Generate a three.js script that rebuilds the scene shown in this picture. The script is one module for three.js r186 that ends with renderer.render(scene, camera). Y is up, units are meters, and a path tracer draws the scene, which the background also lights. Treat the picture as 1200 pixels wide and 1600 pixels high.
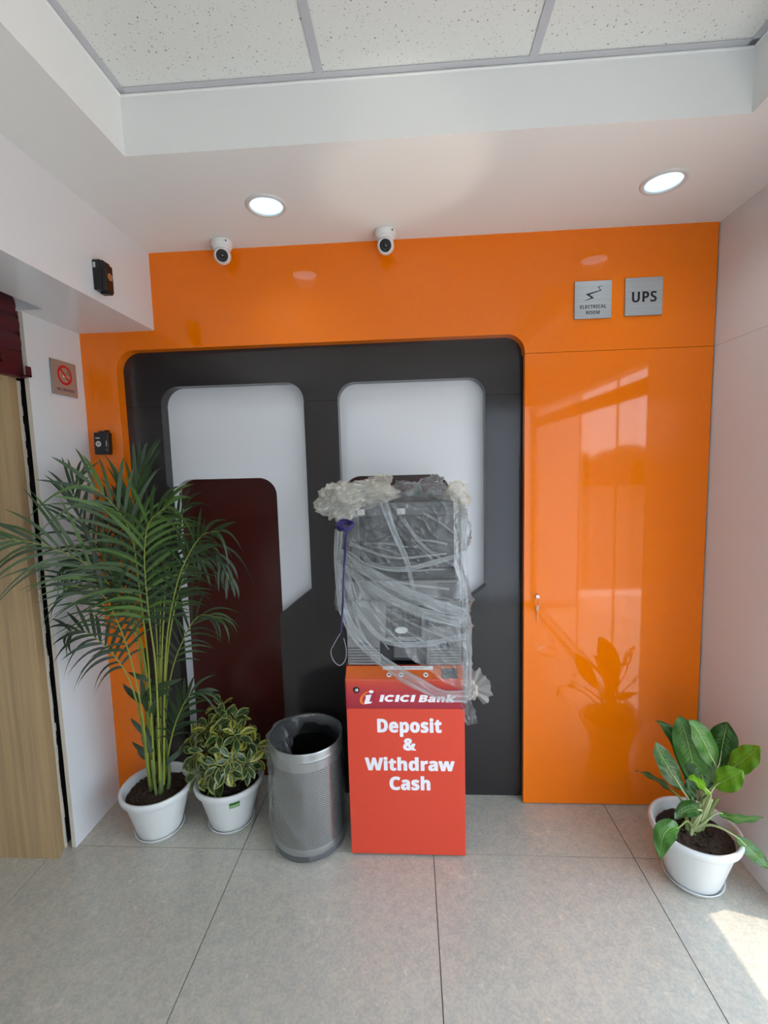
import * as THREE from 'three';
import { RoundedBoxGeometry } from 'three/addons/geometries/RoundedBoxGeometry.js';
import { mergeGeometries } from 'three/addons/utils/BufferGeometryUtils.js';
import { ImprovedNoise } from 'three/addons/math/ImprovedNoise.js';

// ---------------------------------------------------------------- camera, sky, sun, exposure
const scene = new THREE.Scene();
const camera = new THREE.PerspectiveCamera(96.21, 0.75, 0.05, 300);
camera.rotation.order = 'YXZ';
camera.rotation.set(-0.0997, 0.0593, -0.0267);
camera.position.set(0.3475, 1.5867, 2.0327);

const renderer = new THREE.WebGLRenderer({ antialias: true });
renderer.toneMapping = THREE.LinearToneMapping;
renderer.toneMappingExposure = 1.3;
renderer.shadowMap.enabled = true;

const sunWay = new THREE.Vector3(0.163, 1, 0.047).normalize();      // towards the sun: nearly overhead, from the right
// hazy midday sky: pale at the horizon, faintly blue overhead, the same all the way round
const skyData = new Float32Array(64 * 32 * 4);
for (let y = 0; y < 32; y++) for (let x = 0; x < 64; x++) {
  const up = Math.max(0, Math.sin(((y + 0.5) / 32 - 0.5) * Math.PI)), k = Math.pow(up, 0.6);
  skyData.set([0.90 - 0.22 * k, 0.97 - 0.10 * k, 1.04 + 0.08 * k, 1], (y * 64 + x) * 4);
}
const skyMap = new THREE.DataTexture(skyData, 64, 32, THREE.RGBAFormat, THREE.FloatType);
skyMap.mapping = THREE.EquirectangularReflectionMapping;
skyMap.magFilter = skyMap.minFilter = THREE.LinearFilter;
skyMap.needsUpdate = true;
scene.background = skyMap;
scene.backgroundIntensity = 3.9;

const sun = new THREE.DirectionalLight(0xffeedb, 4.0);
sun.position.copy(sunWay).multiplyScalar(20);
sun.target.position.set(0, 0, 0);
sun.castShadow = true;
sun.shadow.mapSize.set(2048, 2048);
Object.assign(sun.shadow.camera, { left: -12, right: 12, top: 12, bottom: -12, near: 1, far: 60 });
sun.name = 'sun';
scene.add(sun, sun.target);

// ---------------------------------------------------------------- helpers
const V = (x, y, z) => new THREE.Vector3(x, y, z);
let seed = 20240611;
function rnd() { seed = (seed * 1664525 + 1013904223) >>> 0; return seed / 4294967296; }
const rr = (a, b) => a + (b - a) * rnd();
const noise = new ImprovedNoise();
const nz = (x, y, z) => noise.noise(x, y, z);
const smooth = (a, b, x) => { const t = Math.min(1, Math.max(0, (x - a) / (b - a))); return t * t * (3 - 2 * t); };

const used = new Map();
function numbered(name) {
  const n = used.get(name) ?? 0;
  used.set(name, n + 1);
  return n ? name + '_' + String(n).padStart(3, '0') : name;
}
function mesh(name, geo, mat, parent) {
  if (Array.isArray(geo)) geo = join(geo);
  const m = new THREE.Mesh(geo, mat);
  m.castShadow = m.receiveShadow = true;
  m.name = numbered(name);
  (parent ?? scene).add(m);
  return m;
}
function join(list) {
  const flat = list.map((g) => {
    const q = g.index ? g.toNonIndexed() : g;
    for (const k of Object.keys(q.attributes)) if (!['position', 'normal', 'uv'].includes(k)) q.deleteAttribute(k);
    return q;
  });
  return mergeGeometries(flat);
}
function thing(name, label, category, pos = [0, 0, 0], group) {
  const g = new THREE.Group();
  g.name = numbered(name);
  g.position.set(...pos);
  g.userData = { label, category };
  if (group) g.userData.group = group;
  scene.add(g);
  return g;
}
function struct(name, label) {
  const g = new THREE.Group();
  g.name = numbered(name);
  g.userData = { kind: 'structure' };
  if (label) g.userData.label = label;
  scene.add(g);
  return g;
}
const std = (o) => new THREE.MeshStandardMaterial(o);
const phy = (o) => new THREE.MeshPhysicalMaterial(o);
// box from corner to corner, with uv in metres on every side
function box(x0, y0, z0, x1, y1, z1, r = 0) {
  const w = x1 - x0, h = y1 - y0, d = z1 - z0;
  const g = r ? new RoundedBoxGeometry(w, h, d, 2, Math.min(r, w / 2.01, h / 2.01, d / 2.01)) : new THREE.BoxGeometry(w, h, d);
  g.translate((x0 + x1) / 2, (y0 + y1) / 2, (z0 + z1) / 2);
  return metres(g);
}
function metres(g) {
  const q = g.index ? g.toNonIndexed() : g, p = q.attributes.position, n = q.attributes.normal, uv = new Float32Array(p.count * 2);
  for (let i = 0; i < p.count; i++) {
    const ax = Math.abs(n.getX(i)), ay = Math.abs(n.getY(i)), az = Math.abs(n.getZ(i)), x = p.getX(i), y = p.getY(i), z = p.getZ(i);
    uv[i * 2] = ax > ay && ax > az ? z : x;
    uv[i * 2 + 1] = ay >= ax && ay >= az ? z : y;
  }
  q.setAttribute('uv', new THREE.BufferAttribute(uv, 2));
  return q;
}
function tube(points, r, seg = 24, sides = 6, closed = false) {
  return new THREE.TubeGeometry(new THREE.CatmullRomCurve3(points.map((p) => (p.isVector3 ? p : V(...p))), closed), seg, r, sides, closed);
}
// outline with rounded corners: points are [x, y, radius]
function outline(pts, path = new THREE.Shape()) {
  const n = pts.length;
  for (let i = 0; i < n; i++) {
    const p = pts[i], a = pts[(i + n - 1) % n], b = pts[(i + 1) % n], r = p[2] ?? 0;
    const toA = [a[0] - p[0], a[1] - p[1]], toB = [b[0] - p[0], b[1] - p[1]], la = Math.hypot(...toA), lb = Math.hypot(...toB);
    const s = [p[0] + (toA[0] / la) * r, p[1] + (toA[1] / la) * r], e = [p[0] + (toB[0] / lb) * r, p[1] + (toB[1] / lb) * r];
    if (i) path.lineTo(...s); else path.moveTo(...s);
    if (r) path.bezierCurveTo(s[0] + (p[0] - s[0]) * 0.552, s[1] + (p[1] - s[1]) * 0.552, e[0] + (p[0] - e[0]) * 0.552, e[1] + (p[1] - e[1]) * 0.552, ...e);
  }
  path.closePath();
  return path;
}
function slab(shape, z0, z1, bevel = 0, seg = 14) {
  const g = new THREE.ExtrudeGeometry(shape, { depth: z1 - z0 - 2 * bevel, bevelEnabled: bevel > 0, bevelSize: bevel, bevelOffset: -bevel, bevelThickness: bevel, bevelSegments: 1, curveSegments: seg });
  g.translate(0, 0, z0 + bevel);
  return g;
}
function canvasTexture(w, h, paint, repeat) {
  const c = document.createElement('canvas');
  c.width = w; c.height = h;
  paint(c.getContext('2d'), w, h);
  const t = new THREE.CanvasTexture(c);
  t.colorSpace = THREE.SRGBColorSpace;
  t.wrapS = t.wrapT = THREE.RepeatWrapping;
  if (repeat) t.repeat.set(...repeat);
  return t;
}
function fieldTexture(n, f, repeat, srgb = true) {
  const d = new Uint8Array(n * n * 4);
  for (let y = 0; y < n; y++) for (let x = 0; x < n; x++) {
    const c = f(x / n, y / n);
    d.set([c[0], c[1], c[2], 255].map((v) => Math.max(0, Math.min(255, Math.round(v)))), (y * n + x) * 4);
  }
  const t = new THREE.DataTexture(d, n, n);
  t.magFilter = t.minFilter = THREE.LinearFilter;
  t.wrapS = t.wrapT = THREE.RepeatWrapping;
  if (srgb) t.colorSpace = THREE.SRGBColorSpace;
  if (repeat) t.repeat.set(...repeat);
  t.needsUpdate = true;
  return t;
}
// value noise that repeats after one unit, k cells across, -1 to 1
function loopNoise(u, v, k, s) {
  k = Math.round(k);
  const kv = Math.max(1, k), x = (((u % 1) + 1) % 1) * k, y = (((v % 1) + 1) % 1) * kv, ix = Math.floor(x), iy = Math.floor(y);
  const h = (a, b) => { const q = Math.sin(((a % k) + k) % k * 127.1 + ((b % kv) + kv) % kv * 311.7 + s * 74.7) * 43758.5453; return (q - Math.floor(q)) * 2 - 1; };
  const f = (t) => t * t * (3 - 2 * t), tx = f(x - ix), ty = f(y - iy);
  const a = h(ix, iy) + (h(ix + 1, iy) - h(ix, iy)) * tx, c = h(ix, iy + 1) + (h(ix + 1, iy + 1) - h(ix, iy + 1)) * tx;
  return a + (c - a) * ty;
}
// grain drawn out along v
function grain(u, v, k, m, s) {
  const x = u * k, y = v * m, ix = Math.floor(x), iy = Math.floor(y), f = (t) => t * t * (3 - 2 * t);
  const h = (a, b) => { const q = Math.sin(((a % k) + k) % k * 127.1 + ((b % m) + m) % m * 311.7 + s * 74.7) * 43758.5453; return (q - Math.floor(q)) * 2 - 1; };
  const tx = f(x - ix), ty = f(y - iy), a = h(ix, iy) + (h(ix + 1, iy) - h(ix, iy)) * tx, c = h(ix, iy + 1) + (h(ix + 1, iy + 1) - h(ix, iy + 1)) * tx;
  return a + (c - a) * ty;
}

// ---------------------------------------------------------------- materials of the room
const M = {};
M.orange = phy({ color: new THREE.Color().setRGB(0.94, 0.195, 0.001), roughness: 0.05, specularIntensity: 1 });
M.orangeEdge = std({ color: new THREE.Color().setRGB(0.9, 0.19, 0.002), roughness: 0.3 });
M.charcoal = phy({ color: new THREE.Color().setRGB(0.030, 0.027, 0.027), roughness: 0.13 });
M.recessWhite = phy({ color: new THREE.Color().setRGB(0.76, 0.77, 0.79), roughness: 0.35 });
M.maroon = phy({ color: new THREE.Color().setRGB(0.060, 0.010, 0.008), roughness: 0.22 });
M.laminate = phy({ color: new THREE.Color().setRGB(0.74, 0.745, 0.75), roughness: 0.14 });
M.boardEdge = std({ color: 0xcfc6b8, roughness: 0.8 });
M.paint = std({ color: new THREE.Color().setRGB(0.84, 0.84, 0.81), roughness: 0.75 });
M.grid = std({ color: new THREE.Color().setRGB(0.52, 0.52, 0.54), roughness: 0.5 });
M.black = std({ color: 0x0b0a0a, roughness: 0.6 });
M.grout = std({ color: new THREE.Color().setRGB(0.10, 0.088, 0.075), roughness: 0.9 });
M.steel = std({ color: 0xc9c9c9, roughness: 0.28, metalness: 1 });
M.chrome = std({ color: 0xdddddd, roughness: 0.12, metalness: 1 });

const floorMap = fieldTexture(512, (u, v) => {
  const a = loopNoise(u, v, 5, 3.1) + 0.6 * loopNoise(u, v, 11, 2.2), b = loopNoise(u, v, 37, 7.7), c = loopNoise(u, v, 128, 1.3) + 0.6 * (rnd() - 0.5);
  const fleck = loopNoise(u, v, 90, 4.4) > 0.86 ? 0.08 : 0, k = 1 + 0.012 * a + 0.022 * b + 0.045 * c + fleck, w = 0.012 * b;
  return [189 * k * (1 + w), 184 * k, 171 * k * (1 - w)];
});
const floorRough = fieldTexture(256, (u, v) => { const k = 52 + 12 * loopNoise(u, v, 8, 5) + 14 * loopNoise(u, v, 40, 9); return [k, k, k]; }, null, false);
M.tile = phy({ map: floorMap, roughness: 1, roughnessMap: floorRough });
const fibre = canvasTexture(1024, 1024, (g, w, h) => {
  g.fillStyle = '#e4e4df'; g.fillRect(0, 0, w, h);
  for (let i = 0; i < 5200; i++) { const s = rr(0.5, 1.4); g.fillStyle = rnd() < 0.5 ? 'rgba(190,186,176,.55)' : 'rgba(244,243,238,.8)'; g.fillRect(rnd() * w, rnd() * h, s * 2, s * 2); }
  for (let i = 0; i < 1450; i++) {
    const x = rnd() * w, y = rnd() * h, r = rnd() < 0.10 ? rr(1.8, 2.9) : rr(0.8, 1.7), a = rnd() * 3.14;
    g.fillStyle = ['#928f87', '#a5a198', '#7f7c74', '#b5b1a8'][Math.floor(rnd() * 4)];
    g.beginPath(); g.ellipse(x, y, r * rr(1, 2.2), r, a, 0, 7); g.fill();
  }
}, [1 / 0.6, 1 / 0.6]);
M.fibre = std({ map: fibre, roughness: 0.95 });
const woodMap = fieldTexture(512, (u, v) => {
  const g = grain(u, v, 40, 3, 2) * 0.5 + grain(u, v, 128, 6, 6) * 0.5, b = grain(u, v, 9, 2, 8);
  const k = 1 + 0.10 * g + 0.05 * b;
  return [178 * k, 149 * k, 110 * k * (1 - 0.03 * g)];
}, [1 / 0.7, 1 / 1.4]);
M.wood = std({ map: woodMap, roughness: 0.55 });
M.aluminium = std({ color: 0x6d6257, roughness: 0.4, metalness: 0.8 });
M.glass = phy({ color: 0xffffff, roughness: 0, transmission: 1, thickness: 0, ior: 1.5 });
M.frost = phy({ color: new THREE.Color().setRGB(0.86, 0.88, 0.9), roughness: 1, transmission: 0.85, thickness: 0, ior: 1.4 });

// ---------------------------------------------------------------- the setting
const XR = 1.6155, XL = -1.11, YC = 2.531, YT = 2.702, YB = 2.207, XB = -0.7655, ZF = 3.0;

{ // floor of large vitrified tiles
  const f = struct('floor', 'beige vitrified floor tiles with thin dark joints');
  mesh('floor_bed', box(-2.4, -0.12, -0.3, 1.76, -0.0035, ZF + 0.1), M.grout, f);
  const xs = [-2.4, -1.9885, -1.189, -0.3895, 0.41, 1.2095, 1.72], zs = [-0.25, 0.2906, 1.0901, 1.8896, 2.6891, ZF + 0.1], j = 0.0016;
  for (let i = 0; i + 1 < xs.length; i++) for (let k = 0; k + 1 < zs.length; k++) {
    const g = box(xs[i] + j, -0.0034, zs[k] + j, xs[i + 1] - j, 0, zs[k + 1] - j), uv = g.attributes.uv, du = rnd(), dv = rnd();
    for (let q = 0; q < uv.count; q++) uv.setXY(q, uv.getX(q) / 0.8 + du, uv.getY(q) / 0.8 + dv);
    mesh('tile', g, M.tile, f);
  }
}

{ // back wall: orange laminate with a deep charcoal niche
  const w = struct('wall_back', 'glossy orange laminate wall round a charcoal niche with white and maroon layers');
  const HX0 = -0.953, HX1 = 0.8411, HY = 2.127, D1 = -0.052, D2 = -0.112, D3 = -0.172;
  mesh('backing', box(-1.3, 0, -0.32, 1.75, 2.85, D3 - 0.02), M.paint, w);
  const o = outline([[XL, 0], [HX0, 0], [HX0, HY, 0.085], [HX1, HY, 0.075], [HX1, 2.0455], [XR - 0.004, 2.0455], [XR - 0.004, 2.56], [XL, 2.56]]);
  mesh('orange_panel', slab(o, D1 - 0.005, 0, 0.0008), M.orange, w);
  mesh('seam_strip', box(HX1 + 0.01, 0, D1 - 0.005, XR - 0.003, 2.06, -0.012), M.black, w);
  // charcoal board with two windows that run down to the floor, chamfered at their lower right
  const cut = (x0, x1, xc, top) => [[x0, 0], [x0, top, 0.11], [x1, top, 0.1], [x1, 1.026], [xc, 0.908], [xc, 0]];
  const c1 = cut(-0.788, -0.1255, -0.284, 1.972), c2 = cut(0.0287, 0.6835, 0.525, 1.963);
  const edge = [[HX0 - 0.02, 0], ...c1, ...c2, [HX1 + 0.02, 0], [HX1 + 0.02, HY + 0.02], [HX0 - 0.02, HY + 0.02]];
  const joint = 1.8865, shapeOf = (p) => outline(p);
  const low = [[HX0 - 0.02, 0], [-0.788, 0], [-0.788, joint - 0.0006], [HX0 - 0.02, joint - 0.0006]];
  void edge; void low;
  // upper board (above the laminate joint) and the three legs below it
  const up = [[HX0 - 0.02, joint + 0.0007], [-0.788, joint + 0.0007], [-0.788, 1.972, 0.085], [-0.1255, 1.972, 0.08], [-0.1255, joint + 0.0007], [0.0287, joint + 0.0007], [0.0287, 1.963, 0.076], [0.6835, 1.963, 0.072], [0.6835, joint + 0.0007], [HX1 + 0.02, joint + 0.0007], [HX1 + 0.02, HY + 0.02], [HX0 - 0.02, HY + 0.02]];
  mesh('charcoal_board', slab(shapeOf(up), D2, D1), M.charcoal, w);
  const J = joint - 0.0007;
  for (const p of [[[HX0 - 0.02, 0], [-0.788, 0], [-0.788, J], [HX0 - 0.02, J]], [[-0.284, 0], [0.0287, 0], [0.0287, J], [-0.1255, J], [-0.1255, 1.026], [-0.284, 0.900]], [[0.525, 0], [HX1 + 0.02, 0], [HX1 + 0.02, J], [0.6835, J], [0.6835, 1.026], [0.525, 0.900]]])
    mesh('charcoal_board', slab(shapeOf(p), D2, D1), M.charcoal, w);
  for (const [x0, x1, mx0, mx1, top] of [[-0.81, -0.10, -0.785, -0.2868, 1.5465], [0.005, 0.705, 0.03, 0.5295, 1.5425]]) {
    const p = outline([[x0, 0], [mx0, 0], [mx0, top, 0.085], [mx1, top, 0.085], [mx1, 0], [x1, 0], [x1, 2.0], [x0, 2.0]]);
    mesh('white_board', slab(p, D3, D2 - 0.0005), M.recessWhite, w);
    mesh('maroon_board', box(mx0 - 0.03, 0, D3 - 0.018, mx1 + 0.03, top + 0.03, D3 - 0.0005), M.maroon, w);
  }
}

{ // flush orange door at the right
  const d = struct('door_1', 'tall flush orange laminate door with a small cam lock');
  mesh('door_leaf', box(0.8418, 0.004, -0.030, XR - 0.005, 2.0438, 0, 0.0008), M.orange, d);
  const lock = new THREE.LatheGeometry([[0, 0.016], [0.007, 0.016], [0.0085, 0.0145], [0.0095, 0.004], [0.0115, 0.0025], [0.0118, 0]].map((p) => new THREE.Vector2(...p)), 28).rotateX(Math.PI / 2);
  lock.translate(0.8985, 0.9935, 0);
  const l = mesh('cam_lock', lock, M.chrome, d);
  mesh('keyhole', box(0.8978, 0.989, 0.0155, 0.8992, 0.998, 0.0163), M.black, l);
}

{ // right wall, then glass
  const w = struct('wall_right', 'glossy white laminate side wall');
  mesh('wall_panel', box(XR, 0, -0.3, XR + 0.085, 2.0431, 0.54), M.laminate, w);
  mesh('wall_panel', box(XR, 2.0439, -0.3, XR + 0.085, 2.85, 0.54), M.laminate, w);
  mesh('header', box(XR, 2.1, 0.54, XR + 0.085, 2.85, ZF + 0.1), M.laminate, w);
  const g = struct('window_1', 'side shopfront glazing in brown aluminium');
  const X0 = XR + 0.02, X1 = XR + 0.06;
  for (const [z, h] of [[0.55, 0.01], [0.98, 0.007], [1.62, 0.005], [ZF - 0.02, 0.02]]) mesh('mullion', h > 0.008 ? box(X0, 0, z - h, X1, 2.1, z + h, 0.002) : box(X0 + 0.015, 0, z - h * 0.8, X0 + 0.026, 2.1, z + h * 0.8, 0.001), M.aluminium, g);
  const zs = [0.56, 0.973, 0.987, 1.615, 1.625, ZF - 0.04];
  for (let i = 0; i < 6; i += 2) {
    mesh('rail', box(X0, 0, zs[i], X1, 0.006, zs[i + 1], 0.001), M.aluminium, g);
    mesh('rail', box(X0, 1.94, zs[i], X1, 2.03, zs[i + 1], 0.003), M.aluminium, g);
    const p = new THREE.PlaneGeometry(zs[i + 1] - zs[i], 1.91).rotateY(-Math.PI / 2).translate(X0 + 0.02, 0.985, (zs[i] + zs[i + 1]) / 2);
    mesh('pane', p, M.glass, g);
    const t = new THREE.PlaneGeometry(zs[i + 1] - zs[i], 0.07).rotateY(-Math.PI / 2).translate(X0 + 0.02, 2.065, (zs[i] + zs[i + 1]) / 2);
    mesh('pane', t, M.glass, g);
  }
}

{ // front wall behind the camera: solid at the left, a glass door and a frosted pane
  const w = struct('wall_front', 'white shopfront wall behind the viewer');
  mesh('wall_panel', box(-2.4, 0, ZF, 0.0, 2.85, ZF + 0.1), M.laminate, w);
  mesh('header', box(0.0, 2.25, ZF, XR + 0.085, 2.85, ZF + 0.1), M.laminate, w);
  const g = struct('door_2', 'unseen glass entrance door with brown frame and tall pull handle');
  for (const x of [0.02, 0.58, 1.08, XR + 0.06]) mesh('frame_post', box(x - 0.022, 0, ZF + 0.03, x + 0.022, 2.25, ZF + 0.07, 0.003), M.aluminium, g);
  const xs = [0.042, 0.558, 0.602, 1.058, 1.102, XR + 0.038];
  for (let i = 0; i < 6; i += 2) {
    mesh('rail', box(xs[i], 0, ZF + 0.03, xs[i + 1], 0.04, ZF + 0.07), M.aluminium, g);
    mesh('rail', box(xs[i], 2.19, ZF + 0.03, xs[i + 1], 2.25, ZF + 0.07), M.aluminium, g);
    const p = new THREE.PlaneGeometry(xs[i + 1] - xs[i], 2.15).translate((xs[i] + xs[i + 1]) / 2, 1.115, ZF + 0.05);
    mesh(i ? 'unseen_frosted_pane' : 'pane', p, i ? M.frost : M.glass, g);  // frosted panes are out of view, placed to brighten reflections on the right
  }
  mesh('pull_handle', new THREE.CylinderGeometry(0.014, 0.014, 1.3, 16).translate(0.31, 1.15, ZF - 0.01), M.steel, g);
  for (const y of [0.65, 1.65]) mesh('standoff', new THREE.CylinderGeometry(0.008, 0.008, 0.058, 10).rotateX(Math.PI / 2).translate(0.31, y, ZF + 0.02), M.steel, g);
}

{ // left side: white panel, beam with a shutter slot, timber jamb, side room
  const w = struct('wall_left', 'white laminate panel beside a shuttered opening');
  mesh('side_panel', box(XL - 0.018, 0, -0.02, XL, YB, 0.302, 0.0006), M.laminate, w);
  mesh('panel_edge', box(XL - 0.0175, 0.001, 0.3019, XL - 0.0005, YB - 0.001, 0.3032), M.boardEdge, w);
  mesh('wall_core', box(-1.35, 0, -0.3, XL - 0.045, 2.85, 0.235), M.paint, w);
  mesh('guide_channel', [box(-1.19, 0, 0.236, -1.1295, YB, 0.258), box(-1.19, 0, 0.258, -1.165, YB, 0.298)], M.black, w);
  const jamb = struct('door_frame', 'pale timber jamb of the left opening');
  const foot = new THREE.Shape([[-2.2, -0.3605], [-1.142, -0.3605], [-1.161, -0.3035], [-2.2, -0.3035]].map((p) => new THREE.Vector2(...p)));
  mesh('timber_jamb', metres(new THREE.ExtrudeGeometry(foot, { depth: YB, bevelEnabled: false }).rotateX(-Math.PI / 2)), M.wood, jamb);
  // ragged plaster between jamb and shutter channel
  const rag = [];
  for (let i = 0; i < 60; i++) { const y = i * 0.0325, k = rr(-0.001, 0.003); rag.push(box(-1.168, y, 0.2925 - k, -1.1585 + rr(-0.0015, 0.0035), y + 0.034, 0.3035)); }
  mesh('plaster_edge', rag, M.boardEdge, jamb);
  const beam = struct('ceiling_bulkhead', 'boxed white laminate beam with a shutter slot underneath');
  mesh('beam', [box(-1.0193, YB, 0.0, XB, 2.62, ZF), box(XL - 0.03, YB, -0.02, -1.0193, 2.62, 0.313)], M.laminate, beam);
  mesh('slot_lining', [box(-1.35, YB + 0.13, 0.313, -1.0193, YB + 0.15, ZF)], M.grid, beam);
  const room = struct('wall_side_room', 'dim side room behind the shutter');
  mesh('room_wall', [box(-2.5, 0, 0.2, -2.4, 2.85, ZF), box(-2.4, 0, 0.2, -1.35, 2.85, 0.3), box(-2.4, 2.36, 0.3, -1.36, 2.5, ZF)], M.paint, room);
  mesh('wall_panel', box(-1.2, 0, 2.45, -1.06, YB, ZF), M.laminate, room);
}

{ // dropped ceiling with a raised centre of mineral fibre tiles
  const c = struct('ceiling', 'white dropped soffit round a raised tray of mineral fibre tiles');
  const x0 = -0.488, x1 = 1.312, z0 = 0.6004, z1 = 2.4004;
  for (const g of [box(XB - 0.01, YC, -0.05, XR, YC + 0.04, z0), box(XB - 0.01, YC, z1, XR, YC + 0.04, ZF), box(XB - 0.01, YC, z0, x0, YC + 0.04, z1), box(x1, YC, z0, XR, YC + 0.04, z1)]) mesh('soffit', g, M.paint, c);
for (const g of [box(x0 - 0.02, YC + 0.04, z0 - 0.02, x1 + 0.02, YT + 0.03, z0), box(x0 - 0.02, YC + 0.04, z1, x1 + 0.02, YT + 0.03, z1 + 0.02), box(x0 - 0.02, YC + 0.04, z0, x0, YT + 0.03, z1), box(x1, YC + 0.04, z0, x1 + 0.02, YT + 0.03, z1)]) mesh('tray_side', g, M.paint, c);
  const bead = [];
  for (const [a, b] of [[[x0, z0], [x1, z0]], [[x0, z0], [x0, z1]], [[x1, z0], [x1, z1]]]) bead.push(tube([[a[0], YT - 0.003, a[1]], [(a[0] + b[0]) / 2, YT - 0.004, (a[1] + b[1]) / 2], [b[0], YT - 0.003, b[1]]], 0.004, 20, 6));
  for (const g of bead) mesh('sealant_bead', g, M.paint, c);
  const t = 0.012;
  for (const [a, b, e, f] of [[x0, z0, x1, z0 + 0.022], [x0, z1 - 0.022, x1, z1], [x0, z0, x0 + 0.022, z1], [x1 - 0.022, z0, x1, z1]]) mesh('edge_trim', box(a, YT, b, e, YT + 0.002, f), M.grid, c);
  for (let i = 1; i < 3; i++) { mesh('grid_bar', box(x0 + 0.6 * i - t, YT - 0.0005, z0, x0 + 0.6 * i + t, YT + 0.002, z1), M.grid, c); mesh('grid_bar', box(x0, YT, z0 + 0.6 * i - t, x1, YT + 0.002, z0 + 0.6 * i + t), M.grid, c); }
  for (let i = 0; i < 3; i++) for (let k = 0; k < 3; k++) {
    const g = box(x0 + 0.6 * i + 0.002, YT + 0.003, z0 + 0.6 * k + 0.002, x0 + 0.6 * i + 0.598, YT + 0.018, z0 + 0.6 * k + 0.598), uv = g.attributes.uv, a = rnd(), b = rnd();
    for (let q = 0; q < uv.count; q++) uv.setXY(q, uv.getX(q) + a, uv.getY(q) + b);
    mesh('ceiling_tile', g, M.fibre, c);
  }
  mesh('roof_slab', box(-2.5, 2.85, -0.32, 1.75, 3.0, ZF + 0.15), M.paint, c);
}

{ // outside: what the glossy laminate and the daylight need
  const concrete = std({ map: fieldTexture(256, (u, v) => { const k = 1 + 0.06 * loopNoise(u, v, 9, 4) + 0.05 * loopNoise(u, v, 50, 2); return [205 * k, 196 * k, 184 * k]; }, [0.5, 0.5]), roughness: 0.8 });
  const asphalt = std({ map: fieldTexture(256, (u, v) => { const k = 1 + 0.1 * loopNoise(u, v, 9, 1) + 0.15 * loopNoise(u, v, 70, 2); return [92 * k, 88 * k, 84 * k]; }, [0.4, 0.4]), roughness: 0.9 });
  const t = struct('terrace', 'sunlit paved terrace outside the glass');
  mesh('terrace_slab', [box(XR + 0.09, -0.2, -2, 9, -0.01, 3.35), box(-6, -0.2, ZF + 0.11, XR + 0.09, -0.01, 3.35)], concrete, t);
  mesh('kerb', box(-14, -0.2, 3.35, 18, 0.012, 3.6, 0.01), std({ color: 0xf2efe8, roughness: 0.7 }), t);
  mesh('unseen_column', box(1.72, -0.01, 3.02, 2.18, 3.6, 3.29, 0.008), std({ color: new THREE.Color().setRGB(0.62, 0.60, 0.56), roughness: 0.6 }), t);  // column out of view, placed for the plain bright band reflected in the door
  const r = struct('road', 'grey asphalt street');
  mesh('road_bed', box(-40, -0.4, 3.6, 60, -0.15, 60), asphalt, r);
  mesh('ground', box(9, -0.4, -60, 60, -0.16, 3.35), concrete, r);
  const bw = struct('wall_boundary', 'low white boundary wall across the street, out of view except in the door reflection');
  mesh('unseen_boundary_wall', box(2, -0.15, 16, 40, 0.55, 16.25, 0.02), std({ color: 0x8f877c, roughness: 0.85 }), bw);  // wall out of view, toned for the street reflected in the orange door
  const bushes = [];
  for (let i = 0; i < 34; i++) {
    const g = new THREE.IcosahedronGeometry(1, 5), p = g.attributes.position, k = rr(0, 90), w = rr(1.0, 1.9), h = rr(0.9, 1.35);
    for (let q = 0; q < p.count; q++) { const x = p.getX(q), y = p.getY(q), z = p.getZ(q), d = 1 + 0.16 * nz(x * 3 + k, y * 3, z * 3) + 0.10 * nz(x * 9, y * 9 + k, z * 9); p.setXYZ(q, x * w * d, y * h * d, z * w * d); }
    g.computeVertexNormals();
    bushes.push(g.translate(-8 + i * 1.35 + rr(-0.5, 0.5), h * 0.8 - 0.1, 20.5 + rr(-1, 1.2)));
  }
  const hedge = mesh('bush_row', bushes, std({ color: new THREE.Color().setRGB(0.022, 0.045, 0.012), roughness: 0.9 }));
  hedge.userData = { kind: 'stuff', label: 'row of dark green bushes beyond the street', category: 'bushes' };
  // unseen spot light placed for the soffit patch; unseen steel tray set beneath it
  const tr = thing('unseen_steel_tray', 'unseen polished steel tray by the side glass, set under the soffit spot light', 'tray', [1.47, 0, 1.75]);
  mesh('unseen_tray_dish', new THREE.LatheGeometry([[0, 0.002], [0.075, 0.002], [0.082, 0.006], [0.088, 0.016], [0.093, 0.017], [0.093, 0.0155], [0.089, 0.0145], [0.083, 0.004], [0.076, 0.0005], [0, 0.0005]].map((p) => new THREE.Vector2(...p)), 48), M.chrome, tr);
  const soffitSpot = new THREE.SpotLight(0xfff3e2, 3.7, 0, 0.10, 0.35, 2);
  soffitSpot.position.set(1.47, 0.03, 1.75);
  soffitSpot.target.position.set(0.345, 2.531, 0.43);
  soffitSpot.shadow.radius = 2;
  soffitSpot.castShadow = true;
  soffitSpot.name = 'unseen_soffit_spot';
  scene.add(soffitSpot, soffitSpot.target);
}

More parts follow.
